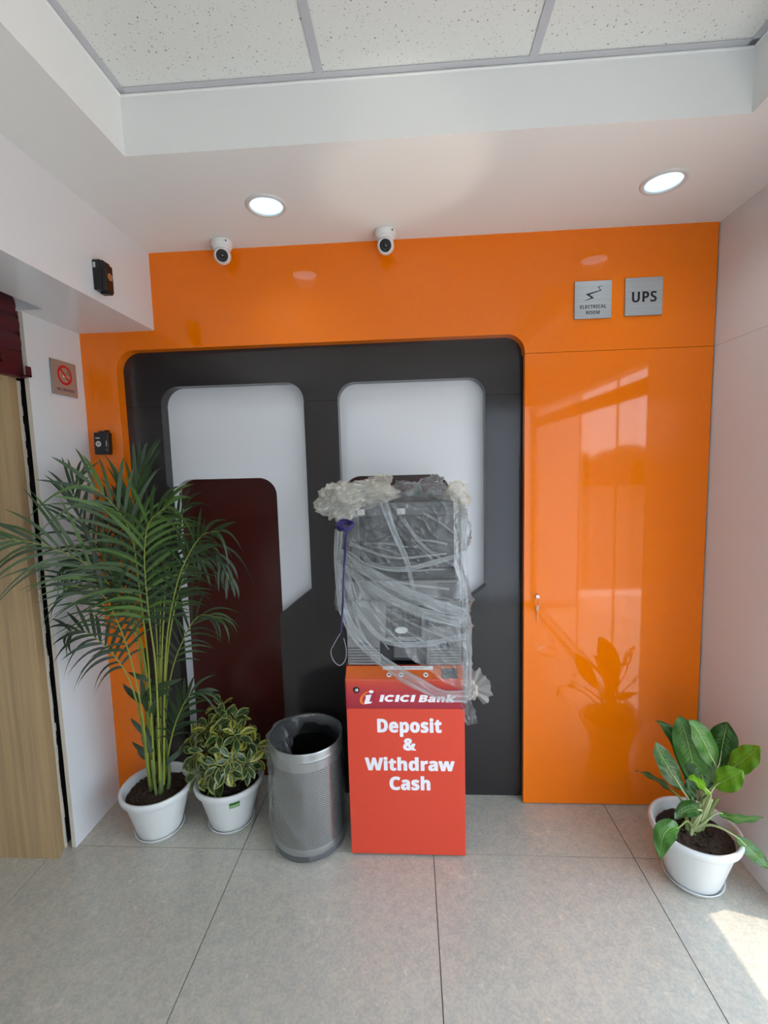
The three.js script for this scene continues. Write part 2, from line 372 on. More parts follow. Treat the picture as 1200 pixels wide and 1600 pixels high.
// ---------------------------------------------------------------- lamps, cameras, boxes, signs, shutter
{ // two recessed LED downlights
  const rim = new THREE.LatheGeometry([[0.058, 0.0], [0.0585, -0.004], [0.064, -0.0075], [0.071, -0.006], [0.0745, -0.0015], [0.075, 0]].map((p) => new THREE.Vector2(...p)), 48);
  const glow = std({ color: 0x222222, emissive: new THREE.Color().setRGB(0.74, 1.35, 1.75), roughness: 0.6 });
  const lens = new THREE.LatheGeometry([[0, -0.0035], [0.03, -0.0032], [0.05, -0.002], [0.0583, 0.0]].map((p) => new THREE.Vector2(...p)), 48);
  const trim = std({ color: 0xd8d6d2, roughness: 0.35 });
  const make = (x, z, label) => {
    const t = thing('downlight', label, 'downlight', [x, YC, z], 'recessed ceiling lights');
    mesh('trim_ring', rim, trim, t);
    mesh('lamp_lens', lens, glow, t);
    const l = new THREE.SpotLight(0xd9f1ff, 0.35, 0, 1.25, 0.9, 2);
    l.position.set(x, YC - 0.012, z);
    l.target.position.set(x, 0, z);
    l.shadow.radius = 2.6;
    l.castShadow = true;
    l.name = 'downlight_lamp';
    scene.add(l, l.target);
  };
  make(-0.150, 0.302, 'round white recessed ceiling light beside the left dome camera');
  make(1.2355, 0.300, 'round white recessed ceiling light above the two grey signs');
}

{ // two turret cameras under the soffit
  const white = phy({ color: new THREE.Color().setRGB(0.78, 0.77, 0.75), roughness: 0.3 });
  const dark = phy({ color: 0x0d0c0d, roughness: 0.12 });
  const lathe = (pts) => new THREE.LatheGeometry(pts.map((p) => new THREE.Vector2(...p)), 40);
  const base = lathe([[0, 0], [0.041, 0], [0.042, -0.003], [0.042, -0.020], [0.040, -0.024], [0.037, -0.027], [0, -0.027]]);
  const collar = lathe([[0.036, -0.0265], [0.0362, -0.031], [0.032, -0.037], [0.0, -0.038]]);
  const ball = new THREE.SphereGeometry(0.0345, 40, 26, 0, Math.PI * 2, 0.86, Math.PI - 0.86);
  const ring = new THREE.TorusGeometry(0.0258, 0.0022, 10, 48).rotateX(Math.PI / 2).translate(0, 0.0226, 0);
  const face = lathe([[0, 0.0226], [0.016, 0.0226], [0.0236, 0.0232], [0.0248, 0.0220]]);
  const lens = new THREE.SphereGeometry(0.0085, 20, 12, 0, Math.PI * 2, 0, 1.3).scale(1, 0.55, 1).translate(0, 0.0226, -0.002);
  const lensBezel = new THREE.TorusGeometry(0.0098, 0.0015, 8, 28).rotateX(Math.PI / 2).translate(0, 0.0230, -0.002);
  const led = new THREE.CylinderGeometry(0.0035, 0.0035, 0.001, 14).translate(0, 0.0232, 0.0155);
  const make = (x, z, tilt, turn, label) => {
    const t = thing('dome_camera', label, 'camera', [x, YC, z], 'dome cameras along the soffit edge');
    const b = mesh('mount_base', base, white, t);
    mesh('screw_hole', new THREE.CylinderGeometry(0.004, 0.004, 0.002, 12).rotateX(Math.PI / 2).translate(0.028, -0.012, 0.0312), std({ color: 0x4a4744 }), b);
    mesh('collar', collar, white, t);
    const h = mesh('camera_ball', ball, white, t);
    h.position.y = -0.057;
    h.rotation.set(tilt, turn, 0, 'YXZ');
    mesh('face_ring', ring, white, h);
    mesh('face_plate', face, dark, h);
    mesh('camera_lens', lens, phy({ color: 0x101216, roughness: 0.03, clearcoat: 1 }), h);
    mesh('lens_bezel', lensBezel, std({ color: 0x1d1c1d, roughness: 0.4 }), h);
    mesh('infrared_lamp', led, std({ color: 0x2a2324, roughness: 0.3 }), h);
  };
  make(-0.4131, 0.066, 1.93, 0.28, 'white dome security camera nearest the left beam, its dark lens facing out');
  make(0.2667, 0.076, 1.95, 0.0, 'white dome security camera at the middle of the soffit edge');
}

const ink = '#1b1a1c';
{ // two brushed metal door signs and the no smoking sign
  const plate = (paint) => canvasTexture(512, 512, (g, w, h) => {
    g.fillStyle = '#b4b7b7'; g.fillRect(0, 0, w, h);
    for (let i = 0; i < 900; i++) { g.fillStyle = rnd() < 0.5 ? 'rgba(255,255,255,.05)' : 'rgba(60,60,60,.05)'; g.fillRect(0, rnd() * h, w, rr(0.6, 2)); }
    paint(g, w, h);
  });
  const bolt = plate((g) => {
    g.fillStyle = ink;
    g.beginPath();
    for (const [i, p] of [[392, 62], [318, 84], [352, 128], [150, 176], [226, 226], [120, 272], [270, 232], [204, 184], [372, 134], [334, 92]].entries()) if (i) g.lineTo(...p); else g.moveTo(...p);
    g.closePath(); g.fill();
    g.textAlign = 'center'; g.font = 'bold 66px sans-serif';
    g.fillText('ELECTRICAL', 256, 374, 388); g.fillText('ROOM', 256, 456, 210);
  });
  const ups = plate((g) => { g.fillStyle = ink; g.textAlign = 'center'; g.font = 'bold 200px sans-serif'; g.fillText('UPS', 258, 332, 400); });
  const smoke = canvasTexture(512, 512, (g, w, h) => {
    g.fillStyle = '#b9a596'; g.fillRect(0, 0, w, h);
    for (let i = 0; i < 700; i++) { g.fillStyle = 'rgba(70,50,40,.05)'; g.fillRect(0, rnd() * h, w, rr(0.6, 2)); }
    g.save(); g.translate(262, 206);
    g.fillStyle = '#f4ead8'; g.fillRect(-92, 6, 150, 26); g.fillStyle = '#d08a2c'; g.fillRect(-92, 6, 44, 26);
    g.strokeStyle = '#3b332e'; g.lineWidth = 9; g.beginPath(); g.moveTo(70, 4); g.bezierCurveTo(78, -30, 30, -30, 44, -62); g.moveTo(92, 4); g.bezierCurveTo(104, -50, 60, -44, 70, -82); g.stroke();
    g.strokeStyle = '#d2141c'; g.lineWidth = 34; g.beginPath(); g.arc(0, 0, 132, 0, 7); g.stroke();
    g.beginPath(); g.moveTo(-90, -92); g.lineTo(90, 92); g.stroke(); g.restore();
    g.fillStyle = '#35265c'; g.textAlign = 'center'; g.font = 'bold 60px sans-serif'; g.fillText('NO SMOKING', 262, 452, 360);
  });
  const make = (name, tex, label, x, y, z, turn, s) => {
    const t = thing(name, label, 'sign', [x, y, z], name === 'door_sign' ? 'grey signs over the orange door' : undefined);
    t.rotation.y = turn;
    mesh('sign_plate', new RoundedBoxGeometry(s, s, 0.005, 2, 0.001).translate(0, 0, 0.0055), std({ color: 0x9a9c9c, roughness: 0.4, metalness: 0.6 }), t);
    mesh('spacer', new THREE.BoxGeometry(s * 0.8, s * 0.8, 0.003).translate(0, 0, 0.0015), M.black, t);
    mesh('printed_face', new THREE.PlaneGeometry(s - 0.002, s - 0.002).translate(0, 0, 0.0082), std({ map: tex, roughness: 0.38, metalness: 0.35 }), t);
  };
  make('door_sign', bolt, 'brushed grey square sign with a lightning bolt and ELECTRICAL ROOM lettering', 1.117, 2.248, 0, 0, 0.150);
  make('door_sign', ups, 'brushed grey square sign reading UPS in black letters', 1.3205, 2.252, 0, 0, 0.150);
  make('warning_sign', smoke, 'square metal no smoking sign on the white left panel', XL, 1.990, 0.1236, Math.PI / 2, 0.142);
}

{ // black boxes
  const plastic = phy({ color: 0x0e0d0f, roughness: 0.35 });
  const t = thing('sensor_box', 'black plastic box with an orange roundel on the white beam', 'sensor', [XB, 2.292, 0.362], 'black sensor boxes');
  t.rotation.y = Math.PI / 2;
  mesh('housing', new RoundedBoxGeometry(0.044, 0.104, 0.030, 3, 0.004).translate(0, 0, 0.015), plastic, t);
  const lid = mesh('front_cover', [new RoundedBoxGeometry(0.042, 0.094, 0.018, 3, 0.004).translate(0.002, -0.008, 0.038), new RoundedBoxGeometry(0.040, 0.03, 0.012, 2, 0.003).translate(0, 0.034, 0.034)], plastic, t);
  mesh('orange_roundel', [new THREE.TorusGeometry(0.0095, 0.0032, 8, 28).scale(1, 1, 0.3), new THREE.CylinderGeometry(0.004, 0.004, 0.001, 16).rotateX(Math.PI / 2)].map((g) => g.translate(0.004, -0.002, 0.0473)), std({ color: 0xc98a5c, roughness: 0.5 }), lid);
  mesh('side_label', box(-0.0223, 0.024, 0.004, -0.0218, 0.042, 0.013), std({ color: 0xb9c0c2, roughness: 0.6 }), t);
  mesh('lower_tab', box(-0.002, -0.060, 0.010, 0.021, -0.050, 0.044, 0.002), plastic, t);

  const s = thing('sensor_box', 'small black box with a white roundel on the narrow orange strip', 'sensor', [-1.032, 1.721, 0], 'black sensor boxes');
  s.rotation.z = -0.03;
  const body = new RoundedBoxGeometry(0.068, 0.098, 0.030, 3, 0.005).translate(0, 0, 0.016);
  mesh('housing', body, plastic, s);
  mesh('top_clip', [box(-0.02, 0.045, 0.006, -0.002, 0.056, 0.018, 0.002), box(0.010, 0.047, 0.004, 0.026, 0.060, 0.020, 0.002)], plastic, s);
  const paper = std({ color: 0xdcd6d0, roughness: 0.6 });
  mesh('white_roundel', [new THREE.TorusGeometry(0.0095, 0.0035, 8, 30).scale(1, 1, 0.15), new THREE.TorusGeometry(0.0025, 0.0013, 6, 16).scale(0.8, 1.5, 0.3)].map((g) => g.translate(-0.012, -0.002, 0.0313)), paper, s);
  for (const [a, b, c, d] of [[-0.024, 0.021, -0.004, 0.026], [0.0235, -0.014, 0.0265, 0.012], [0.0235, -0.030, 0.0275, -0.026]]) mesh('printed_mark', box(a, b, 0.031, c, d, 0.0315), paper, s);
}

{ // key hanging from the door lock by a split ring
  const t = thing('door_key', 'small steel key hanging on a thin wire ring from the orange door lock', 'key', [0.8995, 0.9645, 0.008]);
  mesh('wire_ring', new THREE.TorusGeometry(0.0155, 0.0009, 6, 40).scale(0.75, 1.35, 1).rotateY(0.35).translate(0.001, 0.004, 0.002), M.chrome, t);
  const shape = outline([[-0.006, -0.018, 0.005], [0.006, -0.018, 0.005], [0.006, -0.034, 0.003], [0.0018, -0.037], [0.0018, -0.085], [0.0004, -0.088], [-0.0018, -0.086], [-0.0018, -0.037], [-0.006, -0.034, 0.003]]);
  shape.holes.push(new THREE.Path().absarc(0, -0.0225, 0.0022, 0, 7));
  mesh('key_blade', slab(shape, -0.001, 0.0008, 0.0002), std({ color: 0xa8937c, roughness: 0.3, metalness: 1 }), t);
}

{ // maroon rolling shutter in the left opening
  const paint = phy({ color: new THREE.Color().setRGB(0.070, 0.005, 0.010), roughness: 0.38 });
  const t = thing('rolling_shutter', 'dark maroon steel rolling shutter half hidden in the left opening', 'shutter', [-1.1345, 1.962, 0.322]);
  const curve = [];
  for (let i = 0; i <= 10; i++) { const a = i / 10; curve.push([0.010 * Math.sin(a * Math.PI) ** 0.8, a * 0.069]); }
  const slat = new THREE.Shape();
  slat.moveTo(-0.003, 0); for (const [x, y] of curve) slat.lineTo(x, y); slat.lineTo(-0.003, 0.069); slat.closePath();
  const g = new THREE.ExtrudeGeometry(slat, { depth: 2.1, bevelEnabled: false }).translate(0, 0, -0.018);
  for (let i = 0; i < 5; i++) { const s = mesh('slat', g, paint, t); s.position.y = 0.092 + i * 0.069; }
  const rail = mesh('bottom_rail', [box(-0.006, 0, -0.018, 0.008, 0.091, 2.08, 0.003), box(-0.012, -0.004, -0.016, 0.018, 0.003, 2.08, 0.001)], paint, t);
  mesh('rail_knob', [new THREE.CylinderGeometry(0.013, 0.015, 0.012, 24).rotateZ(Math.PI / 2).translate(0.012, 0.055, 0.075), new THREE.TorusGeometry(0.009, 0.002, 8, 24).rotateY(Math.PI / 2).translate(0.0185, 0.055, 0.075)], paint, rail);
  mesh('end_hook', [box(0.002, -0.003, -0.010, 0.046, 0.003, 0.012, 0.001), box(0.040, -0.003, -0.010, 0.046, 0.036, 0.012, 0.001)], paint, rail);
}

// ---------------------------------------------------------------- bin and potted plants
const lathe = (pts, seg = 56) => new THREE.LatheGeometry(pts.map((p) => new THREE.Vector2(...p)), seg);
const filmMat = phy({ color: 0xf2f4f4, roughness: 0.12, transmission: 0.915, thickness: 0, ior: 1.45, side: THREE.DoubleSide });
const filmThick = phy({ color: 0xf3f1ec, roughness: 0.30, transmission: 0.80, thickness: 0, ior: 1.45, side: THREE.DoubleSide });
const filmCrinkle = phy({ color: 0xfaf8f2, roughness: 0.09, transmission: 0.82, thickness: 0, ior: 1.45, side: THREE.DoubleSide, flatShading: true });
const ridge = (x) => 1 - Math.abs(((x % 1) + 1) % 1 * 2 - 1);
function gridSheet(nu, nv, f) {                                     // a sheet of (nu+1) x (nv+1) points f(u, v)
  const pos = [], idx = [], uv = [];
  for (let j = 0; j <= nv; j++) for (let i = 0; i <= nu; i++) { const p = f(i / nu, j / nv); pos.push(p.x, p.y, p.z); uv.push(i / nu, j / nv); }
  for (let j = 0; j < nv; j++) for (let i = 0; i < nu; i++) { const a = j * (nu + 1) + i, b = a + 1, c = a + nu + 1, d = c + 1; idx.push(a, c, b, b, c, d); }
  const g = new THREE.BufferGeometry();
  g.setAttribute('position', new THREE.Float32BufferAttribute(pos, 3));
  g.setAttribute('uv', new THREE.Float32BufferAttribute(uv, 2));
  g.setIndex(idx);
  g.computeVertexNormals();
  return g;
}
function taperTube(pts, r0, r1, seg = 20, sides = 6) {
  const c = new THREE.CatmullRomCurve3(pts.map((p) => (p.isVector3 ? p : V(...p)))), g = new THREE.TubeGeometry(c, seg, 1, sides), p = g.attributes.position, q = new THREE.Vector3();
  for (let i = 0; i <= seg; i++) {
    const o = c.getPointAt(i / seg), r = r0 + (r1 - r0) * (i / seg);
    for (let k = 0; k <= sides; k++) { const n = i * (sides + 1) + k; q.fromBufferAttribute(p, n).sub(o).multiplyScalar(r).add(o); p.setXYZ(n, q.x, q.y, q.z); }
  }
  return g;
}

{ // perforated steel bin in a plastic bag
  const R = 0.15, H = 0.465, D = Math.PI / 180;
  const t = thing('waste_bin', 'round perforated steel bin in a clear plastic sheet beside the orange kiosk', 'bin', [-0.118, 0, 0.205]);
  const holes = fieldTexture(64, (u, v) => {
    const d = (a, b) => Math.hypot((Math.abs(u - a) > 0.5 ? 1 - Math.abs(u - a) : Math.abs(u - a)), (Math.abs(v - b) > 0.5 ? 1 - Math.abs(v - b) : Math.abs(v - b)));
    const k = Math.min(d(0, 0), d(0.5, 0.5), d(1, 1)) < 0.215 ? 0 : 255;
    return [k, k, k];
  }, [62, 35], false);
  const sheet = std({ color: 0xbdbdbb, roughness: 0.3, metalness: 1, alphaMap: holes, alphaTest: 0.5, side: THREE.DoubleSide });
  mesh('perforated_wall', new THREE.CylinderGeometry(R, R, 0.335, 90, 1, true, 130 * D, 275 * D).translate(0, 0.2225, 0), sheet, t);
  mesh('plain_wall', new THREE.CylinderGeometry(R, R, 0.335, 40, 1, true, 45 * D, 85 * D).translate(0, 0.2225, 0), std({ color: 0xb5b2b0, roughness: 0.2, metalness: 1, side: THREE.DoubleSide }), t);
  mesh('inner_bucket', new THREE.CylinderGeometry(R - 0.006, R - 0.008, 0.33, 64, 1, true).translate(0, 0.215, 0), std({ color: 0x2a2a2b, roughness: 0.45, metalness: 0.7, side: THREE.DoubleSide }), t);
  mesh('upper_band', lathe([[R, 0.388], [R + 0.0012, 0.392], [R + 0.0012, 0.425], [R + 0.003, 0.428], [R + 0.003, 0.433], [R + 0.0012, 0.436], [R + 0.0012, H - 0.004], [R - 0.001, H], [R - 0.004, H - 0.001], [R - 0.004, 0.392], [R, 0.388]], 80), M.steel, t);
  mesh('lower_band', lathe([[R, 0.058], [R + 0.001, 0.052], [R + 0.001, 0.03], [R - 0.003, 0.028], [R - 0.003, 0.056]], 80), M.steel, t);
  mesh('base_ring', lathe([[0, 0.004], [R - 0.004, 0.002], [R + 0.002, 0.006], [R + 0.002, 0.026], [R - 0.002, 0.030], [0, 0.03]], 80), std({ color: 0x2b2c31, roughness: 0.45 }), t);
  const P = (a, r, y) => V(Math.sin(a) * r, y, Math.cos(a) * r);
  const bag = gridSheet(150, 90, (u, v) => {
    const a = u * Math.PI * 2, ca = Math.cos(a + 1.2) * 0.5 + 0.5, rim = 0.74, big = nz(Math.cos(a) * 2.2, v * 3.5 + 4, Math.sin(a) * 2.2), fine = nz(Math.cos(a) * 4.5 + 3, v * 7, Math.sin(a) * 4.5);
    const crease = Math.pow(ridge(a * 1.15 + v * 2.6 + 0.35 * big), 5) * 0.009 + Math.pow(ridge(a * 2.3 - v * 1.7 + 0.5 * big), 8) * 0.006;
    const foot = 1 - smooth(0, 0.12, v), left = smooth(0.45, 1, ca);
    const out = 0.0045 + crease * (0.35 + left) + 0.001 * Math.abs(fine) + 0.012 * foot * Math.abs(big + 0.3) + 0.007 * left * (0.5 + big);
    if (v <= rim) return P(a, R + out, 0.012 + (v / rim) * (H + 0.004 + 0.014 * left * Math.max(0, big + 0.35) - 0.012));
    const k = (v - rim) / (1 - rim), drop = (0.035 + 0.105 * left + 0.04 * Math.max(0, big)) * k;
    return P(a, R + out * (1 - k) - Math.sin(Math.min(1, k * 2.2) * 1.57) * 0.008 - k * (0.006 + 0.09 * left * (0.6 + 0.7 * Math.abs(fine))), H + 0.005 + 0.014 * left * Math.max(0, big + 0.35) * (1 - k) - drop + 0.006 * Math.sin(k * 3.14));
  });
  const s = mesh('plastic_sheet', bag, phy({ color: 0xf2f4f4, roughness: 0.08, transmission: 0.93, thickness: 0, ior: 1.45, side: THREE.DoubleSide }), t);
  s.userData.label = 'clear crumpled plastic sheet';
}

const potWhite = phy({ color: new THREE.Color().setRGB(0.72, 0.73, 0.71), roughness: 0.28 });
const soilMap = fieldTexture(256, (u, v) => { const k = 1 + 0.55 * loopNoise(u, v, 26, 3) + 0.5 * loopNoise(u, v, 80, 5); return [64 * k, 48 * k, 38 * k]; }, [7, 7]);
const soilMat = std({ map: soilMap, roughness: 1, bumpMap: soilMap, bumpScale: 0.004 });
function pot(t) {
  mesh('pot', lathe([[0, 0.012], [0.084, 0.012], [0.089, 0.016], [0.098, 0.045], [0.112, 0.100], [0.125, 0.150], [0.133, 0.188], [0.1345, 0.1895], [0.145, 0.1885], [0.1485, 0.192], [0.1515, 0.205], [0.1515, 0.213], [0.149, 0.2185], [0.144, 0.220], [0.139, 0.2185], [0.1355, 0.213], [0.131, 0.196], [0.125, 0.172], [0.1, 0.165]]), potWhite, t);
  mesh('saucer', lathe([[0, 0.001], [0.084, 0.001], [0.088, 0.003], [0.101, 0.020], [0.102, 0.0225], [0.1, 0.0235], [0.098, 0.0225], [0.086, 0.007], [0, 0.006]]), potWhite, t);
  const k = rr(0, 50);
  mesh('soil', gridSheet(64, 22, (u, v) => {
    const a = u * Math.PI * 2, r = (1 - v) * 0.1255, x = Math.sin(a) * r, z = Math.cos(a) * r;
    return V(x, 0.182 + 0.008 * nz(x * 30, z * 30, k) + 0.013 * Math.abs(nz(x * 62, z * 75, k + 9)) + 0.012 * (1 - (r / 0.1255) ** 2) - 0.004, z);
  }), soilMat, t);
  const lumps = [];
  for (let i = 0; i < 130; i++) { const a = rnd() * 6.3, r = 0.118 * Math.sqrt(rnd()), s = rr(0.002, 0.0080); lumps.push(new THREE.IcosahedronGeometry(s, 0).scale(1, 0.7, rr(0.6, 1.3)).rotateY(rnd() * 6).translate(Math.sin(a) * r, 0.192 + 0.012 * (1 - (r / 0.13) ** 2) - 0.004, Math.cos(a) * r)); }
  const m = mesh('soil_crumb', lumps, soilMat, t);
  m.userData.kind = 'stuff';
}
const leafGreen = (r, g, b, rough = 0.42) => phy({ color: new THREE.Color().setRGB(r, g, b), roughness: rough, side: THREE.DoubleSide });

{ // areca palm
  const O = [-0.80, 0, 0.19];
  const t = thing('potted_palm', 'tall feathery green palm in a white pot in the left corner', 'plant', O);
  pot(t);
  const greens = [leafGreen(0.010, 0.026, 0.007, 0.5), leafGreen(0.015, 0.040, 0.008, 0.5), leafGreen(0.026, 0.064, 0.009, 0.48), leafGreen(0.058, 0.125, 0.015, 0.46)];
  const stemGreen = leafGreen(0.25, 0.29, 0.04, 0.5), caneGreen = leafGreen(0.12, 0.17, 0.05, 0.5), canePale = leafGreen(0.34, 0.36, 0.27, 0.6);
  const L = (p) => V(p[0] - O[0], p[1], p[2] - O[2]);
  // leaflet along +x, length 1, width 1, folded along its midrib and drooping
  const leaflets = [0.12, 0.34, 0.62, 0.95].map((droop, n) => {
    const g = gridSheet(8, 2, (u, v) => {
      const w = 0.5 * Math.pow(Math.sin(Math.PI * Math.min(1, u * 0.93 + 0.075)), 0.62) * (1 - 0.25 * u), s = (v - 0.5) * 2, a = droop * Math.pow(u, 2.4) * 1.25;
      return V(u * (1 - 0.25 * droop * u * u) , -a, s * w + 0.02 * n * u * u);
    });
    const p = g.attributes.position;
    for (let i = 0; i < p.count; i++) p.setY(i, p.getY(i) + Math.abs(p.getZ(i)) * 0.035);
    g.computeVertexNormals();
    return g;
  });
  for (const [x, z, x2, y2, z2, r, m] of [[-0.817, 0.205, -0.835, 0.52, 0.21, 0.012, caneGreen], [-0.800, 0.165, -0.797, 0.50, 0.155, 0.0105, canePale], [-0.772, 0.215, -0.765, 0.50, 0.215, 0.0125, caneGreen], [-0.757, 0.185, -0.742, 0.42, 0.19, 0.009, caneGreen], [-0.785, 0.225, -0.79, 0.36, 0.235, 0.008, caneGreen]])
    mesh('cane', taperTube([L([x, 0.185, z]), L([(x + x2) / 2 + 0.004, y2 * 0.55, (z + z2) / 2]), L([x2, y2, z2])], r, r * 0.55, 10, 9), m, t);
  const F = [
    // points from soil to tip; share of the frond that is bare; leaflets a side; leaflet length, width; shade
    [[[-0.817, 0.212, 0.190], [-0.793, 0.860, 0.230], [-0.847, 1.149, 0.260], [-0.928, 1.302, 0.270], [-0.990, 1.420, 0.260], [-1.022, 1.520, 0.240], [-1.020, 1.570, 0.220]], 0.60, 11, 0.19, 0.018, 1, 0.8],
    [[[-0.822, 0.219, 0.200], [-0.782, 0.840, 0.250], [-0.799, 1.064, 0.310], [-0.879, 1.236, 0.380], [-0.981, 1.333, 0.460], [-1.069, 1.368, 0.520]], 0.60, 10, 0.26, 0.020, 2, 0.7],
    [[[-0.811, 0.206, 0.170], [-0.836, 0.849, 0.130], [-0.861, 1.190, 0.110], [-0.861, 1.444, 0.100], [-0.815, 1.600, 0.100]], 0.70, 10, 0.24, 0.021, 2, 0.45],
    [[[-0.793, 0.225, 0.220], [-0.747, 0.794, 0.270], [-0.732, 1.076, 0.310], [-0.734, 1.363, 0.340], [-0.769, 1.466, 0.370], [-0.830, 1.548, 0.400]], 0.58, 11, 0.25, 0.022, 2, 1.0],
    [[[-0.769, 0.232, 0.220], [-0.711, 0.798, 0.280], [-0.698, 1.040, 0.320], [-0.676, 1.289, 0.350], [-0.629, 1.403, 0.380], [-0.533, 1.465, 0.420]], 0.58, 11, 0.225, 0.023, 3, 0.95],
    [[[-0.775, 0.222, 0.190], [-0.701, 0.819, 0.200], [-0.627, 1.075, 0.220], [-0.529, 1.255, 0.250], [-0.437, 1.284, 0.270], [-0.381, 1.155, 0.280]], 0.60, 10, 0.155, 0.018, 1, 0.9],
    [[[-0.816, 0.231, 0.220], [-0.817, 0.588, 0.250], [-0.841, 0.771, 0.280], [-0.894, 0.893, 0.310], [-0.972, 0.967, 0.330], [-1.029, 0.959, 0.330]], 0.66, 7, 0.14, 0.022, 0, 1.0],
    [[[-0.787, 0.206, 0.160], [-0.729, 0.656, 0.160], [-0.669, 0.837, 0.140], [-0.584, 0.958, 0.130], [-0.491, 0.945, 0.130]], 0.60, 8, 0.15, 0.016, 1, 0.9],
    [[[-0.769, 0.227, 0.180], [-0.720, 0.414, 0.200], [-0.665, 0.552, 0.210], [-0.608, 0.639, 0.210], [-0.567, 0.648, 0.200]], 0.42, 8, 0.14, 0.020, 1, 0.7],
    [[[-0.817, 0.198, 0.150], [-0.783, 0.841, 0.110], [-0.771, 1.069, 0.090], [-0.730, 1.297, 0.080], [-0.638, 1.437, 0.080]], 0.62, 9, 0.17, 0.018, 0, 0.8],
    [[[-0.841, 0.199, 0.160], [-0.874, 0.853, 0.140], [-0.956, 1.093, 0.120], [-0.994, 1.278, 0.110], [-0.956, 1.459, 0.090]], 0.60, 9, 0.17, 0.018, 0, 0.8],
    [[[-0.810, 0.225, 0.220], [-0.803, 0.711, 0.270], [-0.819, 0.992, 0.330], [-0.850, 1.136, 0.380], [-0.926, 1.173, 0.420]], 0.62, 8, 0.20, 0.020, 2, 0.9],
    [[[-0.758, 0.225, 0.210], [-0.675, 0.844, 0.260], [-0.607, 1.072, 0.300], [-0.533, 1.233, 0.330], [-0.435, 1.349, 0.360], [-0.371, 1.361, 0.370]], 0.60, 10, 0.15, 0.020, 3, 0.9],
    [[[-0.823, 0.198, 0.150], [-0.794, 0.786, 0.120], [-0.803, 1.043, 0.100], [-0.814, 1.272, 0.090], [-0.924, 1.416, 0.090]], 0.62, 9, 0.21, 0.018, 0, 0.8],
    [[[-0.781, 0.223, 0.200], [-0.724, 0.743, 0.220], [-0.694, 0.994, 0.220], [-0.654, 1.162, 0.240], [-0.582, 1.294, 0.240], [-0.494, 1.213, 0.240]], 0.58, 10, 0.17, 0.018, 1, 0.9],
    [[[-0.804, 0.224, 0.210], [-0.774, 0.812, 0.250], [-0.787, 1.044, 0.290], [-0.820, 1.186, 0.330], [-0.890, 1.270, 0.360], [-0.963, 1.235, 0.370]], 0.60, 10, 0.18, 0.020, 1, 0.9],
  ];
  const eye = V(0.50, 0.22, 0.84);
  let count = 0;
  const rest = [];
  for (const [pts, bare, n0, len, wid0, shade, spread] of F) {
    const n = n0 + 4, wid = wid0 * 0.70;
    const c = new THREE.CatmullRomCurve3(pts.map(L), false, 'centripetal');
    const f = mesh('frond', taperTube(c.getPoints(24), 0.0052, 0.0014, 40, 6), stemGreen, t);
    for (let i = 0; i < n * 2 + 1; i++) {
      const last = i === n * 2, s = last ? 1 : (Math.floor(i / 2) + (i % 2 ? 0.5 : 0.1)) / n, side = i % 2 ? 1 : -1;
      const u = bare + (1 - bare) * Math.min(1, s * 0.985 + 0.015), p = c.getPointAt(Math.min(1, u)), T = c.getTangentAt(Math.min(1, u));
      const U = eye.clone().add(V(rr(-0.25, 0.25), rr(-0.1, 0.3), rr(-0.2, 0.2)));
      U.addScaledVector(T, -U.dot(T)).normalize();
      const S = new THREE.Vector3().crossVectors(T, U).multiplyScalar(side), phi = last ? 0.05 : (1.02 - 0.62 * s) * spread + rr(-0.08, 0.08);
      const dir = T.clone().multiplyScalar(Math.cos(phi)).addScaledVector(S, Math.sin(phi)).addScaledVector(U, rr(-0.05, 0.22)).normalize();
      const l = len * (0.55 + 0.75 * Math.sin(Math.PI * Math.min(0.93, 0.16 + 0.72 * s))) * rr(0.86, 1.1) * (last ? 0.7 : 0.85);
      // keep the blades clear of the walls
      const tip = p.clone().addScaledVector(dir, l);
      if (tip.x + O[0] < -1.05 && tip.z + O[2] < 0.36) dir.x += (-1.04 - tip.x - O[0]) / l;
      if (tip.z + O[2] < 0.07) dir.z += (0.09 - tip.z - O[2]) / l;
      dir.normalize();
      const side2 = new THREE.Vector3().crossVectors(dir, U).normalize(), up = new THREE.Vector3().crossVectors(side2, dir).normalize();
      // the blade faces outwards while its droop follows gravity
      const down = V(0, 1, 0).addScaledVector(dir, -dir.y).addScaledVector(up, 0.12), zz = side2.clone().negate(), w = wid * rr(0.85, 1.15);
      if (zz.dot(new THREE.Vector3().crossVectors(dir, down)) < 0) zz.negate();
      const m4 = new THREE.Matrix4().makeBasis(dir.clone().multiplyScalar(l), down.multiplyScalar(l), zz.multiplyScalar(w)).setPosition(p);
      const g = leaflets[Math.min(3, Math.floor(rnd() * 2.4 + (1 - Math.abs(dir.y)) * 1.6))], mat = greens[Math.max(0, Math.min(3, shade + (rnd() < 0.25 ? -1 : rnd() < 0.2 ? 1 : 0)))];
      if (count++ < 296) { const q = mesh('leaflet', g, mat, f); q.matrixAutoUpdate = false; q.matrix.copy(m4); } else rest.push(g.clone().applyMatrix4(m4));
    }
  }
  // young shoots low on the canes, joined with the blades past the limit
  for (let i = 0; i < 16; i++) {
    const low = i < 8, p = L([rr(-0.81, -0.745), low ? rr(0.5, 0.72) : rr(0.30, 0.5), rr(0.17, 0.25)]), d = V(rr(-1, 1.2), rr(0.1, 1.6), rr(-0.3, 0.5)).normalize(), U = V(0.4, 0.3, 0.9).addScaledVector(d, -V(0.4, 0.3, 0.9).dot(d)).normalize(), l = rr(0.09, 0.17);
    rest.push(leaflets[i % 3].clone().applyMatrix4(new THREE.Matrix4().makeBasis(d.clone().multiplyScalar(l), U.clone().multiplyScalar(l), new THREE.Vector3().crossVectors(d, U).multiplyScalar(rr(0.02, 0.034))).setPosition(p)));
  }
  const m = mesh('small_leaflet', rest, greens[1], t);
